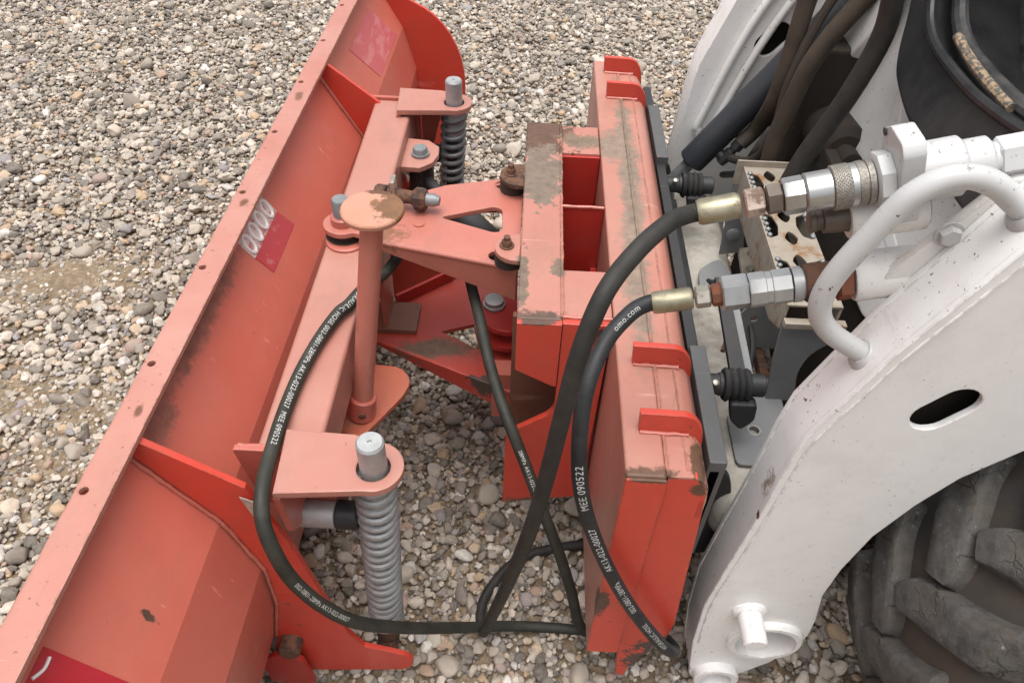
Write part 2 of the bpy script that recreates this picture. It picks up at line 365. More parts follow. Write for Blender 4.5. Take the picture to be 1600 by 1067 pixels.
def thing(name, loc, label, cat, group=None):
    o = bpy.data.objects.new(name, None); o.location = loc; COL.objects.link(o); o.empty_display_size = .1
    o['label'] = label; o['category'] = cat
    if group: o['group'] = group
    return o
def copy_obj(o, d, parent=None):
    c = o.copy(); COL.objects.link(c); c.parent = parent if parent else o.parent; c.location = o.location + Vector(d)
    return c
def copy_tree(o, d):
    kids = [k for k in COL.objects if k.parent == o]
    c = copy_obj(o, d)
    for k in kids: copy_obj(k, (0, 0, 0), c)
    return c
XZ = dict(u=(1, 0, 0), v=(0, 0, 1))      # plate in XZ, thickness runs to -Y
def weld(parent, a, b, r=.0035, n=None, mat='weld', name='weld_seam', X=None):
    a = Vector(a); b = Vector(b); L = (b - a).length; n = n or max(4, int(L / .008))
    m = MB(); m.X = X
    m.tube([a.lerp(b, i / n) + Vector((random.uniform(-1, 1), random.uniform(-1, 1), random.uniform(-1, 1))) * .0006 for i in range(n + 1)], r, 7, 0, True, .22)
    return m.build(name, mat, parent)
def hexbolt(m, o, d, r, h): m.lathe(o, d, [(0, r), (h * .8, r), (h, r * .85)], 6); return m

# ------------------------------------------------------------------ ground
def gmat():
    t = NT('dirt_ground')
    n = t.noise(3, 8, .65); n2 = t.noise(60, 6, .7)
    c = t.mix(t.ramp(n, .35, .7), (.15, .108, .068), (.22, .165, .11))
    c = t.mix(t.ramp(n2, .45, .7), c, (.33, .265, .19))
    t.bump(t.math('ADD', t.noise(140, 6, .7), t.math('MULTIPLY', n2, .8)), .6, .006)
    return t.out(c, .95, 0, .2)
def stone_nodes(t, val, rndw):
    r = t.n('ShaderNodeValToRGB'); t.l(val, r.inputs[0]); cr = r.color_ramp
    st = [(0, (0.085, 0.073, 0.063)), (.13, (0.169, 0.146, 0.124)), (.30, (0.265, 0.228, 0.192)), (.50, (0.365, 0.314, 0.259)), (.66, (0.466, 0.406, 0.336)), (.78, (0.583, 0.510, 0.439)), (.85, (0.424, 0.296, 0.176)), (.90, (0.349, 0.235, 0.190)), (.94, (0.233, 0.219, 0.229)), (1, (0.762, 0.714, 0.643))]
    while len(cr.elements) < len(st): cr.elements.new(.5)
    for e, (p, c) in zip(cr.elements, st): e.position = p; e.color = (*c, 1)
    nz = t.n('ShaderNodeTexNoise', noise_dimensions='4D'); nz.inputs['Scale'].default_value = 2.2; nz.inputs['Detail'].default_value = 3
    t.l(t.co(), nz.inputs['Vector']); t.l(t.math('MULTIPLY', rndw, 57.), nz.inputs['W'])
    c = t.mix(t.ramp(nz.outputs['Fac'], .35, .72, 0, .5), r.outputs[0], (.30, .265, .22))
    nz2 = t.n('ShaderNodeTexNoise', noise_dimensions='4D'); nz2.inputs['Scale'].default_value = 9; nz2.inputs['Detail'].default_value = 3
    t.l(t.co(), nz2.inputs['Vector']); t.l(rndw, nz2.inputs['W'])
    c = t.mix(t.ramp(nz2.outputs['Fac'], .6, .7, 0, .3), c, (.55, .52, .47))
    return t.out(c, .8, 0, .3)
t = NT('gravel_stone'); at = t.n('ShaderNodeAttribute', attribute_type='INSTANCER', attribute_name='tint')
M['gravel'] = stone_nodes(t, at.outputs['Fac'], at.outputs['Fac'])
t = NT('loose_stone'); oi = t.n('ShaderNodeObjectInfo'); M['stone'] = stone_nodes(t, oi.outputs['Random'], oi.outputs['Random'])
M['ground'] = gmat()
def dirtmask(x, y):
    """bare, sandy spots where few stones lie"""
    d = 0
    for cx, cy, rx, ry, s in ((-1.32, 1.62, .26, .13, 1), (-1.18, 1.19, .30, .10, .7), (-1.0, 1.02, .22, .09, .65), (-.85, 2.05, .3, .10, .45), (-1.5, 1.35, .2, .1, .5)):
        d = max(d, s * math.exp(-((x - cx) / rx) ** 2 - ((y - cy) / ry) ** 2))
    return max(0, min(1, d + .35 * (mnoise.noise(Vector((x * 4, y * 5, 3))) * d)))
g = MB()
gx = [-150, -40, -12, -5] + list(np.linspace(-3.2, 3.2, 90)) + [5, 12, 40, 150]
gy = [-150, -40, -10, -3] + list(np.linspace(-.3, 4.9, 80)) + [8, 20, 60, 250]
vv = [[g.bm.verts.new((x, y, (mnoise.noise(Vector((x * 3, y * 3, 0))) * .008 + mnoise.noise(Vector((x * 11, y * 11, 5))) * .003 + .008 * dirtmask(x, y)) if abs(x) < 4 and -1 < y < 5 else -.002)) for x in gx] for y in gy]
for j in range(len(gy) - 1):
    for i in range(len(gx) - 1): g.bm.faces.new((vv[j][i], vv[j][i + 1], vv[j + 1][i + 1], vv[j + 1][i]))
ground = g.build('ground', 'ground', None); ground['kind'] = 'structure'
def gz(x, y): return mnoise.noise(Vector((x * 3, y * 3, 0))) * .008

def scatter():
    pts = []
    def inside(n):
        y = .22 + 4.6 * np.random.rand(n); x = (np.random.rand(n) * 2 - 1) * 3.4
        k = np.abs(x) < 1.0 + .56 * y; return x[k], y[k]
    cell = {}
    def free(x, y, r, f):
        i, j = int(x // .05), int(y // .05)
        for a in (i - 1, i, i + 1):
            for b in (j - 1, j, j + 1):
                for (q, w_, rr) in cell.get((a, b), ()):
                    if (q - x) ** 2 + (w_ - y) ** 2 < (f * (rr + r)) ** 2: return False
        return True
    def put(x, y, r): cell.setdefault((int(x // .05), int(y // .05)), []).append((x, y, r))
    out = []
    for kind, n in (('L', 6500), ('M', 76000), ('S', 160000)):
        X, Y = inside(int(n * 1.55))
        for x, y in zip(X, Y):
            dm = dirtmask(x, y)
            if kind == 'L': r = min(.034, .0168 * math.exp(random.gauss(0, .28))); f = .78
            elif kind == 'M': r = .0108 * math.exp(random.gauss(0, .26)); f = .60
            else: r = .0056 * math.exp(random.gauss(0, .25)); f = .40
            if kind != 'S' and random.random() < dm * 1.15: continue
            if kind == 'S' and random.random() < dm * .15: continue
            if kind == 'L' and y > 2.0 and random.random() < .25: continue
            if not free(x, y, r * .8, f): continue
            put(x, y, r * .8)
            out.append((kind, x, y, r))
    return out
PB = scatter()
NB = 300
cand = sorted([p for p in PB if p[0] == 'L' and abs(p[1]) < .75 * p[2] + .45 and p[2] > .45], key=lambda p: -p[3] / (p[2] + .8))[:NB]
cs = set(id(p) for p in cand)
rest = [p for p in PB if id(p) not in cs]
def pose(p):
    kind, x, y, r = p
    a = random.uniform(.62, .95); b = random.uniform(.42, .72)
    rot = (random.gauss(0, .28), random.gauss(0, .28), random.uniform(0, 2 * PI))
    if random.random() < .12: rot = (random.gauss(0, .8), random.gauss(0, .6), rot[2])
    sc = (r, r * a, r * b)
    z = gz(x, y) + r * b * random.uniform(.25, .8) + (random.random() ** 2 * .012 if kind != 'L' else random.random() * .010) * (1 - dirtmask(x, y) * .8)
    return (x, y, z), rot, sc
N = len(rest); me = bpy.data.meshes.new('gravel'); me.vertices.add(N)
co = np.zeros((N, 3), 'f'); ro = np.zeros((N, 3), 'f'); sc = np.zeros((N, 3), 'f'); ti = np.random.rand(N).astype('f'); ix = np.random.randint(0, 8, N).astype('i')
for i, p in enumerate(rest): co[i], ro[i], sc[i] = pose(p)
me.vertices.foreach_set('co', co.ravel())
for nm, ty, dat, key in (('rot', 'FLOAT_VECTOR', ro, 'vector'), ('scl', 'FLOAT_VECTOR', sc, 'vector'), ('tint', 'FLOAT', ti, 'value'), ('idx', 'INT', ix, 'value')):
    me.attributes.new(nm, ty, 'POINT').data.foreach_set(key, dat.ravel())
grav = bpy.data.objects.new('gravel', me); COL.objects.link(grav); grav['kind'] = 'stuff'
me.materials.append(M['gravel'])
gt = bpy.data.node_groups.new('gravel_scatter', 'GeometryNodeTree')
gt.interface.new_socket('Geometry', in_out='INPUT', socket_type='NodeSocketGeometry'); gt.interface.new_socket('Geometry', in_out='OUTPUT', socket_type='NodeSocketGeometry')
gn = gt.nodes.new; gi = gn('NodeGroupInput'); go = gn('NodeGroupOutput'); L = gt.links.new
jn = gn('GeometryNodeJoinGeometry')
for k in range(8):
    ic = gn('GeometryNodeMeshIcoSphere'); ic.inputs['Subdivisions'].default_value = 3; ic.inputs['Radius'].default_value = 1
    ps = gn('GeometryNodeInputPosition'); ad = gn('ShaderNodeVectorMath'); ad.operation = 'ADD'; ad.inputs[1].default_value = (k * 7.3, k * 3.1, k * 5.7); L(ps.outputs[0], ad.inputs[0])
    nz = gn('ShaderNodeTexNoise'); nz.inputs['Scale'].default_value = .85 if k % 2 else 1.15; nz.inputs['Detail'].default_value = .6; L(ad.outputs[0], nz.inputs['Vector'])
    sb = gn('ShaderNodeVectorMath'); sb.operation = 'SUBTRACT'; sb.inputs[1].default_value = (.5, .5, .5); L(nz.outputs['Color'], sb.inputs[0])
    sca = gn('ShaderNodeVectorMath'); sca.operation = 'SCALE'; sca.inputs['Scale'].default_value = 1.1; L(sb.outputs[0], sca.inputs[0])
    sp = gn('GeometryNodeSetPosition'); L(ic.outputs[0], sp.inputs[0]); L(sca.outputs[0], sp.inputs['Offset'])
    ss = gn('GeometryNodeSetShadeSmooth'); L(sp.outputs[0], ss.inputs[0])
    sm = gn('GeometryNodeSetMaterial'); sm.inputs['Material'].default_value = M['gravel']; L(ss.outputs[0], sm.inputs[0])
    g2 = gn('GeometryNodeGeometryToInstance'); L(sm.outputs[0], g2.inputs[0]); L(g2.outputs[0], jn.inputs[0])
def nattr(nm, ty):
    a = gn('GeometryNodeInputNamedAttribute'); a.data_type = ty; a.inputs['Name'].default_value = nm
    return [o for o in a.outputs if o.enabled and o.name == 'Attribute'][0]
ip = gn('GeometryNodeInstanceOnPoints'); L(gi.outputs[0], ip.inputs['Points']); L(jn.outputs[0], ip.inputs['Instance'])
ip.inputs['Pick Instance'].default_value = True; L(nattr('idx', 'INT'), ip.inputs['Instance Index'])
er = gn('FunctionNodeEulerToRotation'); L(nattr('rot', 'FLOAT_VECTOR'), er.inputs[0]); L(er.outputs[0], ip.inputs['Rotation'])
L(nattr('scl', 'FLOAT_VECTOR'), ip.inputs['Scale']); L(ip.outputs[0], go.inputs[0])
md = grav.modifiers.new('gravel', 'NODES'); md.node_group = gt
# the larger stones lying loose on top: one object each
smesh = []
for k in range(10):
    b = bmesh.new(); bmesh.ops.create_icosphere(b, subdivisions=3, radius=1)
    for v in b.verts:
        q = v.co.copy(); v.co += mnoise.noise_vector(q * .8 + Vector((k * 3.7, k, 1))) * .34 + mnoise.noise_vector(q * 2.3 + Vector((k, 9, k))) * .03
    m_ = bpy.data.meshes.new('stone'); b.to_mesh(m_); b.free()
    m_.polygons.foreach_set('use_smooth', [True] * len(m_.polygons)); m_.materials.append(M['stone']); smesh.append(m_)
for p in cand:
    o = bpy.data.objects.new('stone', random.choice(smesh)); COL.objects.link(o); o.parent = ground
    l_, r_, s_ = pose(p); o.location = l_; o.rotation_euler = r_; o.scale = s_

# ------------------------------------------------------------------ snow plough attachment
plow = thing('snow_plough', RL, 'faded red snow plough attachment with curved blade and coil springs on the gravel', 'snow plough')
BX = lambda v: Vector((v.x + .0133 * (v.y - .563), v.y, v.z))     # the blade stands a touch askew to its frame
Y0, Y1 = -.12, 2.2
prof = [(-.494, .707), (-.487, .688), (-.399, .533), (-.366, .41), (-.368, .30), (-.39, .18), (-.435, .07), (-.50, .015)]
def offset(pr, d):
    out = []
    for i, p in enumerate(pr):
        a = Vector(pr[max(i - 1, 0)]); b = Vector(pr[min(i + 1, len(pr) - 1)]); tt = (b - a).normalized(); out.append((p[0] + tt.y * d, p[1] - tt.x * d))
    return out
m = MB(); m.X = BX
m.plate(prof + offset(prof, .007)[::-1], Y1 - Y0, (0, Y1, 0), bev=.0006, **XZ); blade = m.build('moldboard', 'red_blade', plow, 10)
m = MB(); m.X = BX
hy = [.0803 + .2003 * i for i in range(11)]
m.plate([(-.497, Y0), (-.455, Y0), (-.455, Y1), (-.497, Y1)], .008, (0, 0, .707), holes=[circ(-.486, y, .0052, 14) for y in hy], bev=.0012)
m.build('top_flange', 'red_flange', plow)
ribp = [(-.458, .7065), (-.346, .618), (-.330, .55), (-.312, .49), (-.286, .33), (-.262, .20), (-.240, .148), (-.19, .128)] + circ(-.192, .092, .034, 10, 1.4, -1.4) + [(-.26, .048), (-.40, .03), (-.40, .12), (-.384, .18), (-.362, .30), (-.360, .41), (-.393, .535), (-.481, .69), (-.47, .7065)]
for y in (.563, 1.589):
    m = MB(); m.X = BX; m.plate(ribp, .010, (0, y + .005, 0), bev=.0012, **XZ)
    rb = m.build('blade_rib', 'red_shaded', plow)
    sg = [Vector((a, y - .007, b)) for a, b in ((-.482, .683), (-.394, .533), (-.361, .41), (-.363, .30), (-.386, .18))]
    for a, b in zip(sg, sg[1:]): weld(rb, a, b, .0028, X=BX)
# end plate at the far end
m = MB(); m.X = BX
m.plate([(-.51, .70), (-.45, .69), (-.415, .63)] + [(-.41 + .19 * math.cos(a), .36 + .25 * math.sin(a)) for a in np.linspace(1.15, -.95, 14)] + [(-.40, .05), (-.52, .0)], .012, (0, Y1 + .012, 0), bev=.0015, **XZ)
m.build('blade_end_plate', 'red_shaded', plow)
# stickers on the back of the blade
def on_facet(y, s): # s = 0 top .. 1 bottom of the sloping back panel
    x = -.487 + s * .088; z = .688 - s * .155; return Vector((x, y, z))
fu = Vector((0, 1, 0)); fv = Vector((.088, 0, -.155)).normalized(); fn = fv.cross(fu); fn = fn if fn.x > 0 else -fn
def sticker(name, quad, mat, lift=.0012, grid=None, parent=blade, label=None):
    m = MB(); m.X = BX
    P = [on_facet(y, s) + fn * (lift) for y, s in quad]
    n = 6
    G = [[m.bm.verts.new((P[0].lerp(P[1], i / n)).lerp(P[3].lerp(P[2], i / n), j / n)) for i in range(n + 1)] for j in range(n + 1)]
    top = []
    for j in range(n):
        for i in range(n): m.bm.faces.new((G[j][i], G[j][i + 1], G[j + 1][i + 1], G[j + 1][i]))
    r = bmesh.ops.extrude_face_region(m.bm, geom=m.bm.faces[:])
    for v in r['geom']:
        if isinstance(v, bmesh.types.BMVert): v.co -= fn * (lift + .0005)
    m._xf(m.bm.verts); return m.build(name, mat, parent, label=label)
s1 = sticker('white_sticker', [(.994, .085), (1.135, .085), (1.137, .33), (1.001, .33)], 'sticker_white', label='peeling white sticker with a row of ovals')
sticker('red_sticker', [(1.003, .33), (1.137, .33), (1.152, .575), (1.012, .575)], 'sticker_red', .0014, label='faded red sticker with worn print')
for k in range(4):   # row of ovals
    m = MB(); m.X = BX; c0 = on_facet(1.014 + k * .034, .205) + fn * .0022
    m.tube([c0 + fu * (.011 * math.cos(a)) + fv * (.017 * math.sin(a)) for a in np.linspace(0, 2 * PI, 25)], .0034, 6, 0, False); m.build('oval_print', 'sticker_oval', blade)
sticker('pink_sticker', [(1.80, .30), (2.05, .30), (2.12, .93), (1.865, .93)], 'sticker_pink', label='large faded pink sticker')
sticker('glossy_sticker', [(.02, .14), (.322, .14), (.326, .80), (.02, .80)], 'sticker_gloss', label='glossy red sticker with white scratches')
for y, s, q, b in ((.26, .30, .30, .62), (.30, .42, .25, .70), (.315, .2, .29, .16)):
    m = MB(); m.X = BX; m.tube([on_facet(y, s) + fn * .0018, on_facet((y + q) / 2, (s + b) / 2 + .02) + fn * .0018, on_facet(q, b) + fn * .0018], .0022, 5, 4); m.build('white_scratch', 'sticker_oval', blade)
# cross beam
m = MB(); m.box(-.349, -.262, .625, 1.604, .530, .620, .007, 3); beam = m.build('cross_beam', 'red_faded_lit', plow)
for y in (.614, 1.604):
    m = MB(); m.plate(rnd([(-.378, .625), (-.25, .625), (-.25, .50), (-.36, .50)], .004, 3), .010, (0, y + .010, 0), bev=.001, **XZ); m.build('end_plate', 'red', beam)
weld(beam, (-.372, .6235, .6235), (-.262, .6235, .6235), .003)
# spring brackets with pins, springs and bumpers (near one, then a copy at the far end)
DY = Vector((.0135, .985, 0))
m = MB()
m.plate([(-.3015, .540), (-.19, .5505)] + circ(-.181, .590, .040, 16, -PI / 2 + .05, PI / 2) + [(-.215, .6405), (-.309, .644)], .012, (0, 0, .6255), holes=[circ(-.181, .588, .0225, 24)], bev=.0015)
brk = m.build('spring_bracket', 'red_faded_lit', plow)
m = MB(); m.plate([(.540, .6245), (.640, .6245), (.640, .50), (.60, .485), (.552, .53)], .010, (-.304, 0, 0), u=(0, 1, 0), v=(0, 0, 1), bev=.001); m.build('bracket_web', 'red', brk)
m = MB(); m.plate([(-.262, .6245), (-.205, .6245), (-.25, .45), (-.262, .44)], .010, (0, .640, 0), bev=.001, **XZ); m.build('bracket_gusset', 'red', brk)
m = MB(); m.lathe((-.181, .590, .55), (0, 0, 1), [(0, .0185), (.136, .0185), (.1395, .016), (.1396, .003), (.137, .002), (.1371, 0.0005)], 28); m.build('spring_pin', 'galv', brk)
def spring(name, mat, a, b, turns, R, wr):
    a = Vector(a); b = Vector(b); d = (b - a).normalized(); u = d.orthogonal().normalized(); v = d.cross(u); L_ = (b - a).length
    n = turns * 18
    m = MB(); m.tube([a + d * (L_ * i / n) + (u * math.cos(2 * PI * i / 18) + v * math.sin(2 * PI * i / 18)) * R for i in range(n + 1)], wr, 10, 0)
    return m.build(name, mat, plow)
sa, sb_ = (-.182, .594, .617), (-.2045, .600, .185)
sp1 = spring('coil_spring', 'springgrey', sa, sb_, 20, .0236, .0066)
sp1['label'] = 'pale galvanised coil spring'
m = MB(); dd = Vector(sb_) - Vector(sa); m.cyl(Vector(sa) - dd * .05, dd, dd.length * 1.02, .014, 20); m.build('spring_rod', 'spring_dark', sp1)
m = MB(); m.cyl(Vector(sb_) + dd * .0, dd, .075, .019, 20); m.cyl((-.208, .56, .095), (0, 1, 0), .062, .019, 20); m.build('rod_end', 'rust', sp1)
m = MB(); m.cyl((-.206, .601, .178), dd, -.012, .031, 24); m.build('spring_seat', 'galv', sp1)
bp = MB(); bp.cyl((-.303, .600, .5), (1, 0, 0), .053, .0205, 24); bmp = bp.build('bumper_stop', 'galv', plow)
m = MB(); m.cyl((-.25, .600, .5), (1, 0, 0), .034, .0212, 24, .003); m.build('rubber_pad', 'rubber', bmp)
copy_tree(brk, DY); s2 = copy_tree(sp1, DY); s2['label'] = 'dark grey coil spring'
s2.data = s2.data.copy(); s2.data.materials[0] = M['spring_dark']; copy_tree(bmp, DY)
# pivot bolt at the foot of the near rib, with its lug
m = MB(); m.cyl((-.362, .575, .165), (0, -1, 0), .045, .019, 20, .004); m.build('pivot_bolt', 'rust', plow)
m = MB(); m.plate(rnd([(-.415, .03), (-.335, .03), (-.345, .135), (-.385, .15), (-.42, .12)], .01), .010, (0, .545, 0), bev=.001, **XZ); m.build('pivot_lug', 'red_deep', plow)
# torn tape on the rib by the hose
m = MB(); m.plate([(-.352, .61), (-.335, .60), (-.333, .545), (-.322, .50), (-.334, .495), (-.340, .55)], .002, (0, .551, 0), bev=.0004, **XZ); m.build('torn_tape', 'tape', plow)
# swinging A-frame: upper plate
px_, py_ = -.318, 1.095
top = circ(px_, py_, .036, 14, PI * .62, PI * 1.58) + [(-.295, 1.066), (-.245, 1.050), (-.004, .996), (-.004, 1.262), (-.06, 1.252), (-.15, 1.226), (-.29, 1.145)]
win = rnd([(-.150, 1.124), (-.054, 1.164), (-.040, 1.156), (-.037, 1.092), (-.052, 1.087)], .010, 4)
m = MB(); m.plate(top, .010, (0, 0, .642), holes=[win, slot(-.045, 1.236, -.026, 1.232, .012), slot(-.045, 1.022, -.026, 1.018, .012)], bev=.0015)
af = m.build('upper_frame_plate', 'red_frame', plow)
def skirt(p0, p1, h0, h1, name, parent, z, t_=.008, mat='red_frame'):
    a = Vector((*p0, 0)); b = Vector((*p1, 0)); d = (b - a).normalized(); Ln = (b - a).length
    m = MB(); m.plate([(0, z), (Ln, z), (Ln, z - h1), (0, z - h0)], t_, a, u=tuple(d), v=(0, 0, 1), bev=.002, res=2); return m.build(name, mat, parent)
skirt((-.262, 1.0595), (-.006, 1.003), .018, .075, 'edge_flange', af, .6505)
skirt((-.262, 1.163), (-.006, 1.262), .018, .075, 'edge_flange', af, .6505)
m = MB(); m.tube([(-.255, 1.0525, .6465), (-.13, 1.0245, .6465), (-.006, .997, .6465)], .0052, 10, 4); m.build('rounded_edge', 'red_frame', af)
m = MB(); m.lathe((px_, py_, .652), (0, 0, 1), [(0, .0215), (.014, .0215), (.016, .019)], 26); kp = m.build('pin_collar', 'red', plow)
m = MB(); m.lathe((px_, py_, .60), (0, 0, 1), [(0, .0155), (.098, .0155), (.1015, .0135)], 24); m.build('king_pin', 'pingrey', kp)
m = MB(); m.lathe((px_, py_, .620), (0, 0, 1), [(0, .034), (.006, .034), (.0065, .026), (.022, .026)], 26); m.build('thrust_washer', 'black_dirty', kp)
m = MB(); m.lathe((px_ + .004, py_ - .012, .6195), (0, 0, 1), [(0, .036), (.005, .036), (.006, .034)], 28); m.build('wear_disc', 'red', beam)
# rusty pin with nuts lying across the upper plate
m = MB(); o = Vector((-.268, 1.152, .678)); d = Vector((1, -.14, 0)).normalized()
m.lathe(o, d, [(0, .014), (.003, .017), (.020, .017), (.022, .013)], 8); m.lathe(o + d * .026, d, [(0, .022), (.008, .022)], 16)
m.lathe(o + d * .034, d, [(0, .0125), (.012, .0135), (.03, .012), (.038, .013)], 14); m.lathe(o + d * .070, d, [(0, .016), (.004, .020), (.018, .0195), (.024, .016)], 7)
m.ball(o + d * .082 + Vector((0, 0, -.012)), .015, 2, (1, 1, .9)); lk = m.build('rusted_pin', 'rust', plow)
m = MB(); m.lathe(o + d * .092, d, [(0, .012), (.016, .012), (.026, .008), (.027, .003)], 14); m.build('pin_tip', 'pingrey', lk)
m = MB(); m.box(-.238, -.230, 1.135, 1.163, .675, .712, .002); m.build('tab', 'hexgrey', lk)
m = MB(); m.lathe((-.185, 1.10, .652), (0, 0, 1), [(0, .010), (.0025, .010)], 16); m.build('grease_cap', 'red_frame', af)
# angle cylinder under the frame and its far ear
m = MB(); m.plate([(-.262, 1.375), (-.222, 1.374), (-.197, 1.397), (-.188, 1.43), (-.190, 1.46), (-.215, 1.485), (-.262, 1.49)], .012, (0, 0, .580), bev=.0015); ear = m.build('cylinder_ear', 'red_faded_lit', plow)
m = MB(); m.lathe((-.226, 1.425, .50), (0, 0, 1), [(0, .0155), (.107, .0155), (.110, .0135)], 22); m.lathe((-.226, 1.425, .592), (0, 0, 1), [(0, .0195), (.006, .0195)], 22); m.build('ear_pin', 'pingrey', ear)
m = MB(); m.plate([(-.262, 1.375), (-.222, 1.374), (-.188, 1.43), (-.215, 1.485), (-.262, 1.49)], .012, (0, 0, .49), bev=.0015); m.build('lower_ear', 'red', ear)
m = MB(); c0, c1 = Vector((-.226, 1.425, .54)), Vector((-.02, 1.17, .52)); dv = c1 - c0
m.cyl(c0 - Vector((0, 0, .03)), (0, 0, 1), .06, .027, 22); m.cyl(c0, dv, .10, .012, 16); m.cyl(c0 + dv.normalized() * .10, dv, dv.length - .1, .027, 22, .004); m.build('angle_cylinder', 'black', plow)
# lower frame plate: a shallow channel
zl = .358
low = [(-.31, 1.09), (-.262, 1.076), (-.006, .966), (-.006, 1.306), (-.15, 1.288), (-.262, 1.192), (-.31, 1.185)]
m = MB(); m.plate(low, .010, (0, 0, zl), holes=[[(-.158, 1.122), (-.093, 1.148), (-.075, 1.075)]], bev=.001); lf = m.build('lower_frame_plate', 'red_low', plow)
skirt((-.268, 1.075), (-.006, .963), .012, .062, 'edge_flange', lf, zl + .022, mat='red_low')
skirt((-.262, 1.196), (-.152, 1.29), .03, .03, 'edge_flange', lf, zl + .04, mat='red_deep')
m = MB(); m.box(-.315, -.207, 1.108, 1.192, zl + .0105, zl + .022, .001); m.build('wear_plate', 'brown_plate', lf)
m = MB(); m.plate([(1.12, .529), (1.205, .529), (1.205, .372), (1.12, .372)], .010, (-.275, 0, 0), u=(0, 1, 0), v=(0, 0, 1), bev=.001); m.build('upright_plate', 'red', beam)
for z in (.44, .395):
    m = MB(); m.plate(rnd([(-.005, 1.04), (-.055, 1.05), (-.085, 1.10), (-.07, 1.15), (-.005, 1.17)], .02, 5), .012, (0, 0, z), bev=.0015); m.build('pivot_lug', 'red_deep', plow)
m = MB(); m.lathe((-.050, 1.117, .385), (0, 0, 1), [(0, .017), (.068, .017), (.0682, .022), (.074, .022), (.0745, .019), (.083, .0185), (.084, .016)], 26); m.build('pivot_pin', 'galv', plow)
m = MB(); m.plate([(.962, .42), (1.00, .42), (1.03, .36), (1.03, .30), (.962, .30)], .04, (-.045, 0, 0), u=(0, 1, 0), v=(0, 0, 1), bev=.002); m.build('stop_gusset', 'red', lf)
# parking stand
fa, fb = Vector((-.253, .812, .475)), Vector((-.2055, .853, .853)); fd = fb - fa
m = MB(); m.cyl(fa, fd, fd.length, .0165, 24); st = m.build('parking_stand', 'stand_pole', plow)
m = MB(); m.lathe(fb, (.0, .0, 1), [(-.003, .042), (0, .0435), (.004, .0435), (.006, .042)], 40); m.build('stand_cap', 'stand_cap', st)
m = MB(); m.pipe(fa - fd.normalized() * .006, fd, .044, .0225, .0166, 28); cl = m.build('stand_collar', 'red', st)
m = MB(); m.lathe(fa + fd.normalized() * .016 + Vector((.003, -.0215, 0)), (.1, -1, 0), [(0, .006), (.003, .006), (.004, .004)], 12); m.build('set_screw', 'rust', st)
m = MB(); m.plate(rnd([(-.285, .775), (-.248, .762), (-.190, .86), (-.182, .895), (-.205, .925), (-.285, .93)], [0, .01, .03, .02, .02, 0], 5), .011, (0, 0, .458), bev=.0015); m.build('stand_bracket', 'red_foot', st)
# coupling box
m = MB(); m.box(-.003, .064, .830, 1.409, .600, .690, .004, 3); cb = m.build('coupling_box', 'red_block', plow)
m = MB(); m.box(.0655, .1395, .838, .9495, .56, .688, .002); m.build('box_bridge', 'red_block', cb)
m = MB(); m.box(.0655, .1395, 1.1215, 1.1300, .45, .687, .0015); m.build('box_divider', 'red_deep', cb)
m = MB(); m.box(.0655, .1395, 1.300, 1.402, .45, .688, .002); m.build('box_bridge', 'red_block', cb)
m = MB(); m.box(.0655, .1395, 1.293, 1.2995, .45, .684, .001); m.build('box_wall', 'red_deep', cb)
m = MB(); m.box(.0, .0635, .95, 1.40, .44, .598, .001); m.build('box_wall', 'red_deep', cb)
fp = [(.0655, .688), (.1395, .688), (.137, .56), (.130, .245), (-.015, .21), (-.0134, .41), (.0026, .432), (.058, .478), (.0655, .50)]
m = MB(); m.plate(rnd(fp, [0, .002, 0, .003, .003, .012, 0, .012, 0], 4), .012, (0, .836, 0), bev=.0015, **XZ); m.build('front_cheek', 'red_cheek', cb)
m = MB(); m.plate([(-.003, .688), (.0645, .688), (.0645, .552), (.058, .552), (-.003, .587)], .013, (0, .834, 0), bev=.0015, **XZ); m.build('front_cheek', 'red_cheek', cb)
m = MB(); m.box(-.010, .128, .93, .942, .22, .60, .001); m.build('inner_wall', 'brown_plate', cb)
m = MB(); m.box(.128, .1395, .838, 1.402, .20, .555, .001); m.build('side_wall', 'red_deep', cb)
for y in (.832, 1.1218):
    weld(cb, (.0655, y + (.006 if y < 1 else 0), .6895), (.1395, y + (.006 if y < 1 else 0), .6895), .0028)
weld(cb, (.0648, .835, .6895), (.0648, 1.40, .6895), .0026, mat='red_block')
# angle stops with bolts
for (cx_, cy_, ra, mt_) in ((-.012, 1.222, .036, 'rust'), (-.010, 1.006, .036, 'red_block')):
    m = MB(); m.plate(circ(cx_, cy_, ra, 20, PI / 2, 1.5 * PI) + [(-.0035, cy_ - ra), (-.0035, cy_ + ra)], .009, (0, 0, .676), bev=.0012); sp_ = m.build('stop_plate', mt_, plow)
    m = MB(); m.lathe((cx_ - .016, cy_ + .002, .685), (0, 0, 1), [(0, .0125), (.002, .0125), (.0021, .010)], 18); hexbolt(m, (cx_ - .016, cy_ + .002, .687), (0, 0, 1), .009, .010); m.lathe((cx_ - .016, cy_ + .002, .697), (0, 0, 1), [(0, .0055), (.007, .0055)], 10); m.build('stop_bolt', 'rust', sp_)
    m = MB(); m.lathe((cx_ - .012, cy_, .653), (0, 0, 1), [(0, .024), (.022, .024)], 20); m.build('stop_roller', 'black_dirty', sp_)
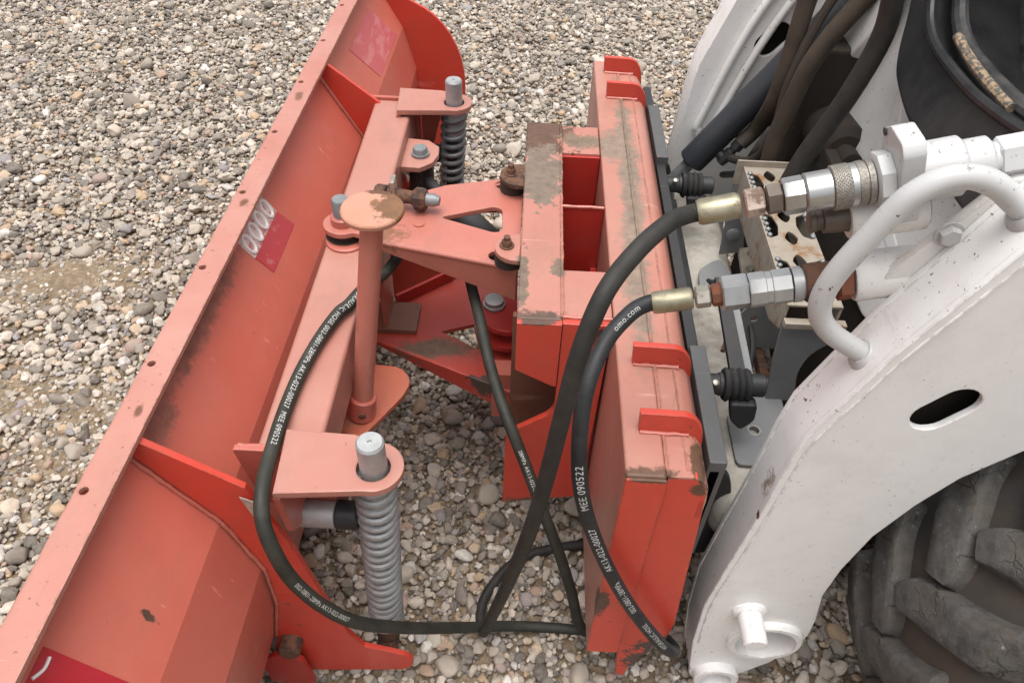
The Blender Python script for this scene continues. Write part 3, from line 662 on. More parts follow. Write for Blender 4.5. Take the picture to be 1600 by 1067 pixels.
# mounting frame that hooks on the loader
m = MB(); m.box(.1407, .1925, .557, 1.70, .19, .690, .005, 3); mf = m.build('mount_beam', 'red_mount', plow)
lip = [(.194, .6885), (.222, .6885), (.236, .683), (.247, .668), (.2505, .640), (.2505, .60), (.241, .60), (.241, .64), (.238, .66), (.230, .674), (.194, .678)]
m = MB(); m.plate(lip, 1.14, (0, 1.70, 0), bev=.0008, **XZ); m.build('mount_lip', 'red_mount', mf)
ep = [(.194, .686), (.2306, .686), (.248, .658), (.272, .294), (.267, .215), (.250, .205), (.246, .175), (.236, .165), (.232, .125), (.222, .118), (.219, .08), (.203, .085), (.197, .16), (.194, .20)]
for y in (.572, 1.70):
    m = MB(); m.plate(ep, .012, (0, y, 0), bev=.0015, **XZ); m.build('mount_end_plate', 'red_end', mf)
m = MB(); m.plate(rnd([(.1407, .688), (.1925, .688), (.1925, .19), (.1407, .19)], .004, 3), .004, (0, .5568, 0), bev=.001, **XZ); m.build('beam_shade_cap', 'red_end', mf)  # thin sheet added to carry the end face's shaded red
m = MB(); m.box(.1945, .240, .575, 1.685, .21, .60, .002); m.build('mount_backing', 'red', mf)
weld(mf, (.1932, .56, .6895), (.1932, 1.70, .6895), .0026, mat='red_mount')
weld(mf, (.219, .57, .6885), (.219, 1.69, .6885), .0018, mat='red_mount')
earp = rnd([(.1595, .7245), (.226, .7225), (.244, .7000), (.250, .655), (.240, .652), (.228, .686), (.1615, .6905)], [0, .012, .016, .004, .003, .006, 0], 5)
m = MB(); m.plate(earp, .011, (0, .754 + .0055, 0), bev=.0015, **XZ); e0 = m.build('hook_ear', 'red_shaded', plow)
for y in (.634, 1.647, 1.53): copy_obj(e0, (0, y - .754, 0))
for y in (.754, .634, 1.647, 1.53): weld(mf, (.163, y - .008, .691), (.226, y - .008, .690), .003)

# ------------------------------------------------------------------ loader
ldr = thing('skid_steer_loader', LL, 'white skid steer loader with grubby arms and a muddy front tyre', 'loader')
A0, A1, B0_, B1_ = .58, .655, 1.56, 1.635
armp = [(.80, 1.70), (.464, 1.0394), (.434, .9735), (.3996, .8982), (.3759, .8294), (.3495, .752), (.3435, .70), (.3373, .5912), (.326, .4536), (.3165, .321), (.324, .19), (.337, .09)] + circ(.3866, .070, .046, 10, PI * .95, PI * 1.6) + \
       [(.43, .062), (.472, .118), (.500, .18), (.508, .235), (.503, .29), (.4885, .372), (.4905, .452), (.503, .545), (.530, .625), (.5599, .6874), (.6091, .7482), (.68, .81), (.80, .89), (.98, .98), (1.30, 1.35)]
slt = slot(.4775, .802, .4975, .827, .0235, 12)
def inset(P, d):
    A = sum(P[i - 1][0] * P[i][1] - P[i][0] * P[i - 1][1] for i in range(len(P))); sg_ = 1 if A > 0 else -1; out = []
    for i in range(len(P)):
        a, p, b = Vector(P[i - 1]), Vector(P[i]), Vector(P[(i + 1) % len(P)])
        n1 = (p - a).normalized(); n2 = (b - p).normalized(); n_ = Vector((-(n1.y + n2.y), n1.x + n2.x)).normalized() * sg_
        q = p + n_ * d / max(.5, n_.dot(Vector((-n1.y, n1.x)) * sg_)); out.append((q.x, q.y))
    return out
def arm(y0, y1, outer):
    hl = [slt, circ(.3866, .070, .028, 24), circ(.439, .214, .050, 28)]
    m = MB()
    m.plate(armp, .009, (0, y0 + .009, 0), holes=hl, bev=.0018, res=2, **XZ); m.plate(armp, .009, (0, y1, 0), holes=hl, bev=.0018, res=2, **XZ)
    w_ = inset(armp, .0015); m.plate(w_, y1 - y0 - .0178, (0, y1 - .0089, 0), holes=[inset(w_, .008)], bev=.0003, **XZ)
    a = m.build('loader_arm', 'white_arm', ldr)
    m = MB(); m.plate(inset(armp, .013), .002, (0, (y0 + y1) / 2 + .001, 0), holes=[circ(.3866, .070, .045, 24), circ(.439, .214, .066, 28)], bev=.0004, **XZ); m.build('slot_shade_sheet', 'black_dirty', a)  # added dark sheet, gives the hollow behind the slot its shade
    s_ = -1 if outer == y0 else 1
    m = MB(); m.pipe((.3866, outer - s_ * .075, .070), (0, s_, 0), .092, .040, .0275, 36); m.build('pivot_bush', 'white_arm', a)
    m = MB(); m.pipe((.439, outer - s_ * .074, .214), (0, s_, 0), .086, .062, .0495, 40, .004); m.build('pivot_bush', 'white_arm', a)
    m = MB(); m.cyl((.39, outer - s_ * .01, .31), (0, s_, .0), .068, .0195, 22, .004); m.lathe((.39, outer, .31), (0, s_, 0), [(-.002, .028), (.003, .027), (.008, .0205)], 18); m.build('stop_pin', 'white_arm', a)
    q = [Vector((x + .010, outer + s_ * .001, z - .004)) for x, z in armp[1:11]]
    m = MB(); m.tube(q, .0016, 6, 3, True, .15); m.build('weld_seam', 'white_arm', a)
    return a
arm(A0, A1, A0); fa_ = arm(B0_, B1_, B1_)
# pipes along the inside of the far arm
for k, pts in enumerate(([(.62, 1.552, 1.16), (.454, 1.552, .89), (.378, 1.552, .645), (.374, 1.552, .61), (.382, 1.552, .585)], [(.66, 1.550, 1.15), (.498, 1.550, .89), (.412, 1.550, .645), (.39, 1.550, .56)])):
    m = MB(); m.tube(pts, .0085, 12, 6); m.build('arm_pipe', 'white', fa_)
# grab handle on the near arm
m = MB(); m.tube([(.392, .62, .858), (.372, .62, .870), (.350, .62, .884), (.334, .62, .899), (.3235, .62, .916), (.3185, .62, .940), (.3225, .62, .972), (.336, .62, 1.012), (.352, .62, 1.052), (.362, .62, 1.070), (.378, .62, 1.085), (.396, .62, 1.092), (.416, .62, 1.091), (.438, .62, 1.082), (.458, .62, 1.068), (.476, .62, 1.056)], .0122, 18, 4)
gh = m.build('grab_handle', 'white_part', ldr)
for p_ in ((.392, .62, .858), (.476, .62, 1.056)):
    m = MB(); m.lathe(p_, (-.8, 0, .5), [(0, .021), (.004, .019), (.009, .0145)], 18); m.build('weld_seam', 'white_part', gh)
# coupling manifold beside the near arm
C1 = Vector((.187, .68, .998)); D1 = (Vector((.484, .68, 1.084)) - C1); D1n = D1.normalized()
def ax1(x): return C1 + D1 * ((x - .187) / .297)
m = MB()
yy = Vector((0, 1, 0)); up1 = D1n.cross(yy); up1 = up1 if up1.z > 0 else -up1
m.plate(rnd([(-.032, -.036), (.030, -.036), (.030, .040), (.010, .054), (-.024, .054), (-.032, .044)], .004, 3), .022, ax1(.366), u=(0, 1, 0), v=tuple(up1), bev=.002)
mfd = m.build('coupling_flange', 'white_part', ldr)
for a, b in ((.02, .042), (-.02, -.022)):
    m = MB(); m.lathe(ax1(.366) + yy * a * 1.0 + up1 * b - D1n * .001, D1n * -1, [(0, .0045), (.001, .004)], 10); m.build('bolt_hole_disc', 'black', mfd)  # flat black disc; its colour stands in for the hole's shade
m = MB(); m.lathe(ax1(.388), D1n, [(0, .030), (.040, .030), (.043, .027), (.0435, .0245), (.066, .0245), (.069, .021), (.0695, .0175), (.078, .0175)], 30); m.build('coupling_body', 'white_part', mfd)
m = MB(); m.lathe(ax1(.459), D1n, [(0, .019), (.002, .0215), (.040, .0215), (.042, .019)], 6, True, .3); m.build('hex_nut', 'white_part', mfd)
m = MB(); m.cyl(ax1(.49), D1n, .09, .013, 16); m.build('pipe_tail', 'white_part', mfd)
m = MB(); m.lathe(ax1(.3645) - D1n * .014, D1n, [(0, .026), (.002, .0295), (.015, .0295), (.017, .027)], 8); m.build('hex_nut', 'white_part', mfd)
C2 = Vector((.16, .68, .867)); D2 = (Vector((.385, .68, .923)) - C2); D2n = D2.normalized()
def ax2(x): return C2 + D2 * ((x - .16) / .225)
m = MB(); m.lathe(ax2(.372), D2n, [(0, .026), (.003, .028), (.075, .028), (.078, .026)], 28); m.build('lower_housing', 'white', mfd)
m = MB(); m.lathe((.345, .69, .994), D2n, [(0, .023), (.003, .025), (.075, .025), (.078, .02)], 28); mh = m.build('middle_housing', 'white', mfd)
m = MB(); m.lathe(Vector((.345, .69, .994)) - D2n * .040, D2n, [(0, .0095), (.002, .012), (.007, .012), (.008, .0105), (.014, .0105), (.015, .0145), (.024, .0155), (.038, .0155), (.041, .017)], 24); m.build('empty_coupler', 'brownneck', mfd)
m = MB(); m.plate(rnd([(.385, .925), (.425, .925), (.520, 1.055), (.500, 1.075), (.47, 1.07)], .012), .012, (0, .667, 0), bev=.002, **XZ); br_ = m.build('manifold_bracket', 'white', ldr)
m = MB(); hexbolt(m, (.437, .655, 1.003), (0, -1, 0), .0115, .009); m.lathe((.437, .655, 1.003), (0, -1, 0), [(0, .015), (.002, .015)], 18); m.build('hex_bolt', 'white_part', br_)
# quick attach frame
m = MB(); m.box(.256, .274, .60, 1.66, .14, .652, .003); qa = m.build('quick_attach_frame', 'black', ldr)
for ya, yb in ((.600, .815), (1.335, 1.545)):
    m = MB(); m.box(.2545, .279, ya, yb, .44, .668, .003); m.build('corner_plate', 'grey_dark', qa)
m = MB(); m.plate(rnd([(.28, .55), (.33, .52), (.36, .40), (.35, .30), (.28, .28)], .02), .012, (0, .70, 0), bev=.002, **XZ); m.build('latch_plate', 'black', qa)
m = MB(); m.plate(rnd([(.28, .55), (.33, .52), (.36, .40), (.35, .30), (.28, .28)], .02), .012, (0, 1.56, 0), bev=.002, **XZ); m.build('latch_plate', 'black', qa)
def lever(y, near):
    m = MB(); prof_ = [(0, .0165), (.030, .0165), (.031, .018), (.036, .018), (.037, .015)]
    x = .037
    for k in range(4): prof_ += [(x + .001, .024 - .001 * (k % 2)), (x + .005, .027 - .001 * (k % 2)), (x + .009, .024), (x + .0095, .018)]; x += .0105
    prof_ += [(x + .001, .018), (x + .02, .018), (x + .022, .0155)]
    m.lathe((.279, y, .60), (1, 0, .02), prof_, 24); a = m.build('lock_lever', 'black', ldr)
    m = MB(); m.plate(rnd([(.326, .59), (.368, .59), (.372, .555), (.355, .53), (.335, .55)], .008), .02, (0, y - .012, 0), bev=.003, **XZ); m.build('lever_lug', 'black', a)
    if near:
        m = MB(); d_ = Vector((-.004, .20, .03)); m.plate([(0, -.012), (.195, -.010), (.195, .010), (0, .012)], .010, (.341, y + .015, .612), u=tuple(d_), v=(1, 0, 0), bev=.001); m.build('lever_arm', 'black', a)
        m = MB(); m.plate([(0, -.010), (.185, -.009), (.185, .009), (0, .010)], .004, (.359, y + .018, .598), u=tuple(d_), v=(1, 0, 0), bev=.0008); m.build('lever_strip', 'grey_sheet', a)
    m = MB(); m.lathe((.300, y - .012, .612), (0, -.4, 1), [(0, .005), (.010, .005), (.011, .003)], 8); m.build('grease_nipple', 'hexgrey', a)
    return a
lever(.80, True); lever(1.345, False)
# cross tube between the arms
m = MB(); m.box(.318, .440, .6555, 1.5595, .36, .485, .045, 6); ct = m.build('cross_tube', 'white_dirty', ldr)
m = MB(); m.box(.318, .330, 1.10, 1.42, .47, .515, .002); m.build('rubber_strip', 'rubber', ct)
m = MB(); m.plate(rnd([(.352, .73), (.40, .73), (.452, .79), (.452, .90), (.425, .93), (.405, .90), (.385, .86), (.352, .83)], .012), .006, (0, 0, .487), holes=[circ(.392, .800, .010, 18)], bev=.001); bp_ = m.build('base_plate', 'grey_sheet', ct)
m = MB(); m.pipe((.392, .800, .4875), (0, 0, 1), .007, .013, .0085, 20); m.build('ring_bush', 'galv', ct)
m = MB(); m.plate(rnd([(.345, 1.13), (.395, 1.12), (.415, 1.17), (.40, 1.23), (.375, 1.215), (.35, 1.19)], .012), .006, (0, 0, .500), holes=[circ(.375, 1.155, .008, 14)], bev=.001); m.build('base_plate', 'grey_sheet', ct)
m = MB(); m.box(.43, .445, .90, 1.12, .36, .487, .002); m.build('rusty_ledge', 'rust', ct)
m = MB(); m.plate(rnd([(.432, 1.16), (.475, 1.15), (.49, 1.22), (.48, 1.27), (.44, 1.26)], .008), .012, (0, 0, .50), bev=.002); rp = m.build('rusty_pad', 'step', ct)
for p_ in ((.448, 1.185), (.465, 1.24)):
    m = MB(); m.lathe((p_[0], p_[1], .512), (0, 0, 1), [(0, .012), (.003, .012)], 14); hexbolt(m, (p_[0], p_[1], .515), (0, 0, 1), .0085, .008); m.build('pad_bolt', 'hexgrey', rp)
m = MB(); m.tube([(.40, 1.50, .60), (.43, 1.42, .62), (.455, 1.36, .66), (.465, 1.33, .74), (.47, 1.34, .84), (.50, 1.36, .95), (.56, 1.38, 1.08)], .009, 10, 6, True, .06); m.build('wire_loom', 'black_dirty', ldr)
m = MB(); m.tube([(.43, 1.47, .55), (.445, 1.40, .60), (.47, 1.35, .66), (.485, 1.345, .76), (.51, 1.36, .88), (.58, 1.38, 1.0)], .007, 10, 6, True, .06); m.build('wire_loom', 'black', ldr)
m = MB(); m.tube([(.395, .90, .49), (.41, .96, .53), (.405, 1.04, .55), (.39, 1.10, .53), (.365, 1.16, .505)], .005, 8, 6); m.build('thin_cable', 'black', ldr)
m = MB(); m.tube([(.37, .985, .487), (.40, 1.06, .487), (.425, 1.12, .488)], .004, 7, 4); m.build('bent_rod', 'rust', ct)
# perforated step
sx0, sx1, sy0, sy1, sz = .405, .490, .878, 1.262, .700
hol = []
for k in range(6):
    y = sy0 + .045 + k * .062
    hol.append([(.4475 + .011 * math.cos(a) * (1 - .35 * abs(math.sin(a))), y + .018 * math.sin(a)) for a in np.linspace(0, 2 * PI, 16, endpoint=False)])
for k in range(3):
    y = sy0 + .078 + k * .125
    hol.append(rnd([(.411, y - .036), (.427, y - .028), (.432, y), (.427, y + .028), (.411, y + .036)], .004, 3))
    hol.append(rnd([(.484, y - .036), (.484, y + .036), (.468, y + .028), (.463, y), (.468, y - .028)], .004, 3))
m = MB(); m.plate([(sx0, sy0), (sx1, sy0), (sx1, sy1), (sx0, sy1)], .004, (0, 0, sz - .004), holes=hol, bev=.0008); stp = m.build('step_tread', 'step', ldr)
m = MB()
for k in range(3):
    y = sy0 + .078 + k * .125
    for j in range(5):
        for x in (.4115, .4835): m.ball((x, y - .030 + j * .015, sz + .0015), .0052, 1)
m.build('tread_teeth', 'pingrey', stp)['kind'] = 'stuff'
for x, mt_ in ((sx0, 'step'), (sx1 - .004, 'step')):
    m = MB(); m.plate([(sy0, sz - .005), (sy1, sz - .005), (sy1, sz - .06), (sy1 - .03, sz - .075), (sy0 + .05, sz - .075), (sy0, sz - .05)], .004, (x, 0, 0), u=(0, 1, 0), v=(0, 0, 1), bev=.0006); m.build('tread_side', mt_, stp)
m = MB(); m.plate(rnd([(.405, .672), (.500, .672), (.500, .640), (.466, .605), (.458, .56), (.474, .49), (.425, .49), (.412, .58)], [.002, .002, .002, .03, .03, .004, .004, .004], 5), .005, (0, .876, 0), bev=.0008, **XZ); m.build('step_leg', 'grey_sheet', stp)
m = MB(); m.box(.405, .500, .862, .8765, .664, .676, .002); m.build('leg_fold', 'step', stp)
m = MB(); m.plate([(.392, .705), (.41, .705), (.453, .50), (.405, .49)], .005, (0, 1.268, 0), bev=.0008, **XZ); m.build('step_leg', 'grey_sheet', stp)
m = MB(); m.box(.392, .492, 1.262, 1.266, .66, .712, .001); m.build('leg_fold', 'step', stp)
m = MB(); m.lathe((.421, 1.262, .545), (0, -1, 0), [(0, .014), (.006, .014), (.008, .011)], 18); m.build('leg_bolt', 'grey_sheet', stp)
m = MB(); m.plate(rnd([(.385, .49), (.372, .545), (.40, .60), (.46, .60), (.478, .49)], .012), .005, (0, 1.0, 0), holes=[circ(.411, .561, .007, 14)], bev=.0008, **XZ); m.build('middle_bracket', 'grey_sheet', stp)
# tilt cylinder near the far arm
t0 = Vector((.353, 1.46, .585)); t1 = Vector((.60, 1.46, .965)); td = (t1 - t0).normalized()
m = MB(); m.lathe(t0, td, [(0, .027), (.003, .030), (.60, .030), (.603, .026)], 32); tc_ = m.build('tilt_cylinder', 'cyl_black', ldr)
m = MB(); m.cyl(t0 - td * .09, td, .09, .014, 18); m.cyl((t0 - td * .09) + Vector((0, -.03, 0)), (0, 1, 0), .06, .024, 22); m.build('cylinder_rod', 'pingrey', tc_)
sd = Vector((.80, -.50, -.35)).normalized(); sd = (sd - td * sd.dot(td)).normalized()
m = MB(); m.cyl(t0 + td * .055 + sd * .022, sd, .026, .011, 14); m.lathe(t0 + td * .055 + sd * .045, td, [(-.012, .010), (.0, .012), (.02, .012), (.022, .009), (.03, .009), (.031, .013), (.06, .013)], 10); m.build('hose_port', 'black', tc_)
def copies_hose(name, pts, r, mat):
    m = MB(); m.tube(pts, r, 14, 6); return m.build(name, mat, ldr)
pb = t0 + td * .10 + sd * .046
copies_hose('arm_hose', [tuple(pb), tuple(pb + td * .05), (.4634, 1.37, .785), (.468, 1.37, .877), (.4725, 1.38, .9625), (.49, 1.39, 1.12), (.54, 1.40, 1.3)], .0165, 'hose_brown')
copies_hose('arm_hose', [(.475, 1.31, .56), (.4611, 1.30, .70), (.4671, 1.30, .7875), (.4843, 1.30, .8909), (.5253, 1.30, .980), (.57, 1.30, 1.05), (.66, 1.31, 1.16), (.8, 1.33, 1.3)], .0165, 'hose_brown')
copies_hose('arm_hose', [(.475, 1.24, .60), (.4641, 1.18, .7159), (.4785, 1.18, .7813), (.5112, 1.18, .8799), (.5317, 1.18, .9793), (.5277, 1.18, 1.0416), (.515, 1.18, 1.10), (.50, 1.20, 1.25)], .0165, 'hose_black')
# frame of the machine behind
m = MB(); m.box(.60, 1.9, .80, 1.42, .16, .60, .02); m.box(.53, .635, 1.42, 1.545, .20, .86, .01); ch = m.build('chassis', 'black_dirty', ldr)  # second box added to darken the gap behind the tilt cylinder
m = MB(); m.box(.56, .60, 1.14, 1.50, .30, .72, .01); m.build('chain_case', 'black_dirty', ch)
m = MB(); m.lathe((.60, 1.42, .70), (0, -1, .1), [(0, .05), (.10, .05), (.115, .035), (.116, .02), (.16, .02)], 24); m.build('motor_housing', 'black_dirty', ch)
m = MB(); m.cyl((.958, .60, .425), (0, 1, 0), 1.01, .06, 20); m.build('axle', 'black_dirty', ch)
# white front panel below the cab
def pln(y, z, off=0): return Vector((.62 + .25 * (z - .65) + off, y, z))
pu = Vector((0, -1, 0)); pv = Vector((.25, 0, 1)).normalized()
pp = [(-1.60, .845), (-1.60, .80), (-1.53, .765), (-1.517, .703), (-1.515, .625), (-1.44, .600), (-1.24, .585), (-.98, .585), (-.84, .66), (-.80, .895), (-1.04, .885), (-1.18, .90), (-1.26, .95), (-1.36, 1.04), (-1.42, 1.3), (-1.60, 1.3)]
m = MB(); m.plate(rnd([(a, (b - .65) * 1.0308) for a, b in pp], [.02, .02, .03, .03, .02, .02, .02, .02, .02, .01, .01, .01, .01, 0, 0, 0][:len(pp)], 4), .02, pln(0, .65), u=tuple(pu), v=tuple(pv), bev=.004); bdy = m.build('front_panel', 'white', ldr)
m = MB(); m.plate(circ(-1.475, (.90 - .65) * 1.03, .075, 30, ry=.09), .035, pln(0, .65, -.04), u=tuple(pu), v=tuple(pv), bev=.006, res=2); m.build('round_cover', 'white', bdy)
m = MB(); m.tube([pln(1.70, .815, -.004), pln(1.5, .832, -.004), pln(1.38, .842, -.004), pln(1.25, .850, -.004)], .006, 8, 4); m.build('panel_seam', 'white_dirty', bdy)
m = MB(); m.plate(rnd([(-1.34, .30), (-1.30, .22), (-1.23, .17), (-1.12, .08), (-.84, .02), (-.84, .0), (-1.13, .05), (-1.25, .14), (-1.35, .25)], .01), .012, pln(0, .65, -.010), u=tuple(pu), v=tuple(pv), bev=.005, res=2); m.build('panel_fold', 'white', bdy)
# black moulded foot well
KW = .35
pvw = Vector((KW, 0, 1)).normalized(); kw = 1 / pvw.z
def XW(y, z, x0=.55): return Vector((x0 + KW * (z - .65), y, z))
def PW(L_): return [(-y, z * kw) for y, z in L_]
def OW(x0): return Vector((x0 - KW * .65, 0, 0))
tubo = [(1.55, 1.12), (1.378, 1.015), (1.299, .96), (1.26, .923), (1.22, .897), (1.153, .881), (1.034, .866), (.60, .88), (.60, 1.45), (1.55, 1.45)]
rimo = [(1.46, 1.12), (1.325, 1.033), (1.258, .998), (1.212, .976), (1.15, .964), (1.039, .963), (.956, .97), (.86, .985), (.68, 1.02), (.68, 1.40), (1.46, 1.40)]
m = MB(); m.plate(rnd(PW(tubo), [0, .03, .03, .03, .03, .03, .03, 0, 0, 0], 6), .05, OW(.55), u=tuple(pu), v=tuple(pvw), bev=.008, res=3, holes=[rnd(PW(rimo), .02, 4)])
tub = m.build('foot_well', 'plastic', ldr)
NW = pu.cross(pvw).normalized()
m = MB(); m.plate(inset(rnd(PW(rimo), .02, 4), -.010), .13, OW(.55) - NW * .125, u=tuple(pu), v=tuple(pvw), bev=.001, holes=[rnd(PW(rimo), .02, 4)]); m.build('well_wall', 'plastic', tub)
m = MB(); m.plate(inset(PW(rimo), -.02), .01, OW(.55) - NW * .137, u=tuple(pu), v=tuple(pvw), bev=.001); m.build('well_floor', 'plastic_floor', tub)
m = MB(); m.tube([XW(y, z) + NW * .052 for y, z in rimo[:9]], .0085, 10, 6); m.build('well_rim', 'plastic', tub)
m = MB(); m.tube([XW(y - .03, z + .022) + NW * .03 for y, z in rimo[:9]], .012, 10, 6); m.build('inner_rim', 'plastic_floor', tub)
m = MB(); m.tube([XW(y, z) + NW * .043 for y, z in ((1.15, .990), (1.088, .984), (1.016, .982), (.946, .983))], .007, 8, 5); m.build('worn_edge', mat_label('worn_edge_mud', (.10, .09, .08), (.33, .24, .15), .47, 130, .8), tub)
# front wheels
def wheel(y0, y1, out):
    c = Vector((.958, (y0 + y1) / 2, .425)); Rr = .402; hw = (y1 - y0) / 2
    e = thing  # (wheel is a part: its carcass mesh carries the lugs and rim)
    m = MB(); pr = [(-hw * .80, .215), (-hw * .96, .265), (-hw, .33), (-hw * .97, .375), (-hw * .86, .392), (-hw * .5, Rr - .002), (0, Rr), (hw * .5, Rr - .002), (hw * .86, .392), (hw * .97, .375), (hw, .33), (hw * .96, .265), (hw * .80, .215)]
    m.lathe(c, (0, 1, 0), pr, 72, False); ty = m.build('wheel', 'tyre', ldr, 50)
    m = MB(); m.lathe(c + Vector((0, -hw * .82, 0)), (0, 1, 0), [(0, .217), (.01, .205), (.03, .20), (.09, .19), (.095, .08), (.07, .075), (.07, .01)], 48, False); m.build('rim', 'white_dirty', ty)
    # lug: bar running from the shoulder obliquely past the middle, bent at its end
    me = None; nl = 18
    for side in (-1, 1):
        first = None
        for k in range(nl):
            if first is None:
                m = MB()
                # centre line in (angle along the tread, axial position)
                key = [(-.02, 1.0 * hw, .062), (.06, .80 * hw, .060), (.16, .40 * hw, .056), (.235, .10 * hw, .052), (.31, -.05 * hw, .036)]
                P3 = catmull([Vector(k_) for k_ in key], 5)
                secs = [(-1.35, -.05), (-1.12, .55), (-1.03, .86), (-.93, .97), (-.5, 1.0), (0, 1.0), (.5, 1.0), (.93, .97), (1.03, .86), (1.12, .55), (1.35, -.05)]
                rows = []
                for i, p in enumerate(P3):
                    q0 = P3[max(i - 1, 0)]; q1 = P3[min(i + 1, len(P3) - 1)]
                    tv = Vector(((q1.x - q0.x) * .415, q1.y - q0.y)).normalized(); nv = Vector((-tv.y, tv.x))
                    en = 1.0 if 0 < i < len(P3) - 1 else 0.0
                    row = []
                    for s_, h_ in secs:
                        wv = p.z * .5 * s_ * (1 if en else 1.06); yv = (p.y + nv.y * wv)
                        aa = -(p.x + nv.x * wv / .415); ay = abs(yv) / hw
                        rb_ = Rr - .004 - .012 * max(0, ay - .5) / .5 - (.05 * max(0, ay - .9) / .1)
                        rr = rb_ + .026 * h_ * en + mnoise.noise(Vector((aa * 30, yv * 60, side * 3))) * .0022
                        row.append(m.bm.verts.new(c + Vector((-math.cos(aa) * rr, yv * side, math.sin(aa) * rr))))
                    rows.append(row)
                for A_, B_ in zip(rows, rows[1:]):
                    for q in range(len(secs) - 1): m.bm.faces.new((A_[q], A_[q + 1], B_[q + 1], B_[q]))
                bmesh.ops.recalc_face_normals(m.bm, faces=m.bm.faces)
                for v in m.bm.verts: v.co -= c
                first = bpy.data.meshes.new('tyre_lug'); bmesh.ops.recalc_face_normals(m.bm, faces=m.bm.faces); m.bm.to_mesh(first); m.bm.free()
                first.polygons.foreach_set('use_smooth', [True] * len(first.polygons)); first.set_sharp_from_angle(angle=math.radians(55)); first.materials.append(M['lug'])
            o = bpy.data.objects.new('tyre_lug', first); COL.objects.link(o); o.parent = ty; o.location = c - LL
            o.rotation_euler = (0, 2 * PI * (k + (.5 if side > 0 else 0)) / nl + .1, 0)
    return ty
wh = wheel(.385, .655, 0)
kids = [k for k in COL.objects if k.parent == wh]
w2 = copy_obj(wh, (0, 1.175, 0))
for k in kids: copy_obj(k, (0, 0, 0), w2)

# ------------------------------------------------------------------ hydraulic hoses of the plough
def hose(pts, r, mat, label, base):
    t_ = thing('hydraulic_hose', base, label, 'hose', 'hydraulic hoses of the snow plough')
    m = MB(); m.tube(pts, r, 18, 10); m.build('hose_body', mat, t_); return t_
def path_at(pts, k=10):
    P = catmull([Vector(p) for p in pts], k); L_ = [0]
    for a, b in zip(P, P[1:]): L_.append(L_[-1] + (b - a).length)
    return P, L_
def hose_text(parent, pts, r, text, s0, size, toward, mat='print', flip=False):
    """lettering laid on the hose surface, starting at arc length s0, facing 'toward'"""
    P, Ls = path_at(pts)
    cu = bpy.data.curves.new('tmp', 'FONT'); cu.body = text; cu.size = size; cu.space_character = 1.12; cu.offset = 0; cu.extrude = 0
    ob = bpy.data.objects.new('tmp', cu); me = ob.to_mesh()
    m = MB(); m.bm.from_mesh(me); ob.to_mesh_clear(); bpy.data.objects.remove(ob); bpy.data.curves.remove(cu)
    bmesh.ops.subdivide_edges(m.bm, edges=[e for e in m.bm.edges if e.calc_length() > size * .35], cuts=1)
    bmesh.ops.triangulate(m.bm, faces=m.bm.faces)
    W = max(v.co.x for v in m.bm.verts)
    for v in m.bm.verts:
        s = s0 + (v.co.x if not flip else W - v.co.x); h = (v.co.y - size * .34) * (1 if not flip else -1)
        i = max(0, min(len(P) - 2, next((j for j in range(len(Ls) - 1) if Ls[j + 1] >= s), len(Ls) - 2)))
        f = (s - Ls[i]) / max(1e-6, Ls[i + 1] - Ls[i]); p = P[i].lerp(P[i + 1], f)
        T = (P[min(i + 2, len(P) - 1)] - P[max(i - 1, 0)]).normalized()
        n = (Vector(toward) - p); n = (n - T * n.dot(T)).normalized(); b = n.cross(T)
        a = h / r; v.co = p + (n * math.cos(a) + b * math.sin(a)) * (r + .0004)
    return m.build('hose_print', mat, parent)
HR = .0100
Apts = [tuple(ax1(.215)), tuple(ax1(.187)), tuple(ax1(.176)), (.150, .655, 1.000), (.114, .612, .994), (.082, .567, .975), (.062, .538, .918), (.051, .524, .836), (.041, .519, .734), (.028, .520, .621), (.008, .540, .462), (-.018, .590, .235), (-.036, .630, .075), (-.040, .655, .030), (-.047, .685, .02), (-.038, .73, .020), (.004, .793, .022), (.063, .83, .022), (.164, .854, .022), (.254, .864, .02)]
hA = hose(Apts, HR, 'hose', 'thick black hose arching from the upper shiny coupler down to the gravel', (.0, .66, 0))
Dpts = [tuple(ax2(.185)), tuple(ax2(.16)), tuple(ax2(.150)), (.130, .668, .858), (.103, .640, .838), (.083, .595, .812), (.078, .566, .764), (.083, .546, .698), (.099, .537, .626), (.132, .527, .533), (.183, .523, .415), (.243, .524, .302), (.276, .538, .240), (.286, .560, .205), (.274, .600, .165), (.24, .65, .12)]
hD = hose(Dpts, HR, 'hose_new', 'newer black hose with white lettering hanging from the lower coupler', (.2, .6, 0))
Bpts = [(-.20, 1.25, .50), (-.222, 1.177, .545), (-.238, 1.05, .585), (-.258, .95, .628), (-.274, .901, .634), (-.287, .879, .634), (-.304, .823, .632), (-.316, .755, .632), (-.321, .691, .632), (-.320, .627, .637), (-.3155, .552, .640), (-.308, .510, .625), (-.2965, .490, .585), (-.281, .483, .521), (-.253, .486, .447), (-.215, .500, .370), (-.155, .550, .250), (-.078, .615, .118), (-.01, .655, .045), (.04, .668, .022), (.091, .670, .018), (.16, .669, .018), (.25, .68, .018)]
hB = hose(Bpts, .0100, 'hose_green', 'dusty black hose looping over the red cross beam and under the near spring', (-.25, .7, 0))
Cpts = [(-.12, 1.18, .50), (-.098, 1.10, .535), (-.086, 1.05, .541), (-.068, .985, .531), (-.046, .90, .512), (-.015, .812, .492), (.021, .757, .433), (.058, .718, .346), (.091, .690, .262), (.120, .668, .165), (.142, .655, .072), (.17, .66, .025), (.24, .67, .018)]
hC = hose(Cpts, .0100, 'hose_green', 'straight sloping black hose coming from under the red frame plate', (0, .8, 0))
EYE = (0, 0, 1.47)
hose_text(hD, Dpts, HR, 'MEE 090522', .262, .0135, EYE, flip=True)
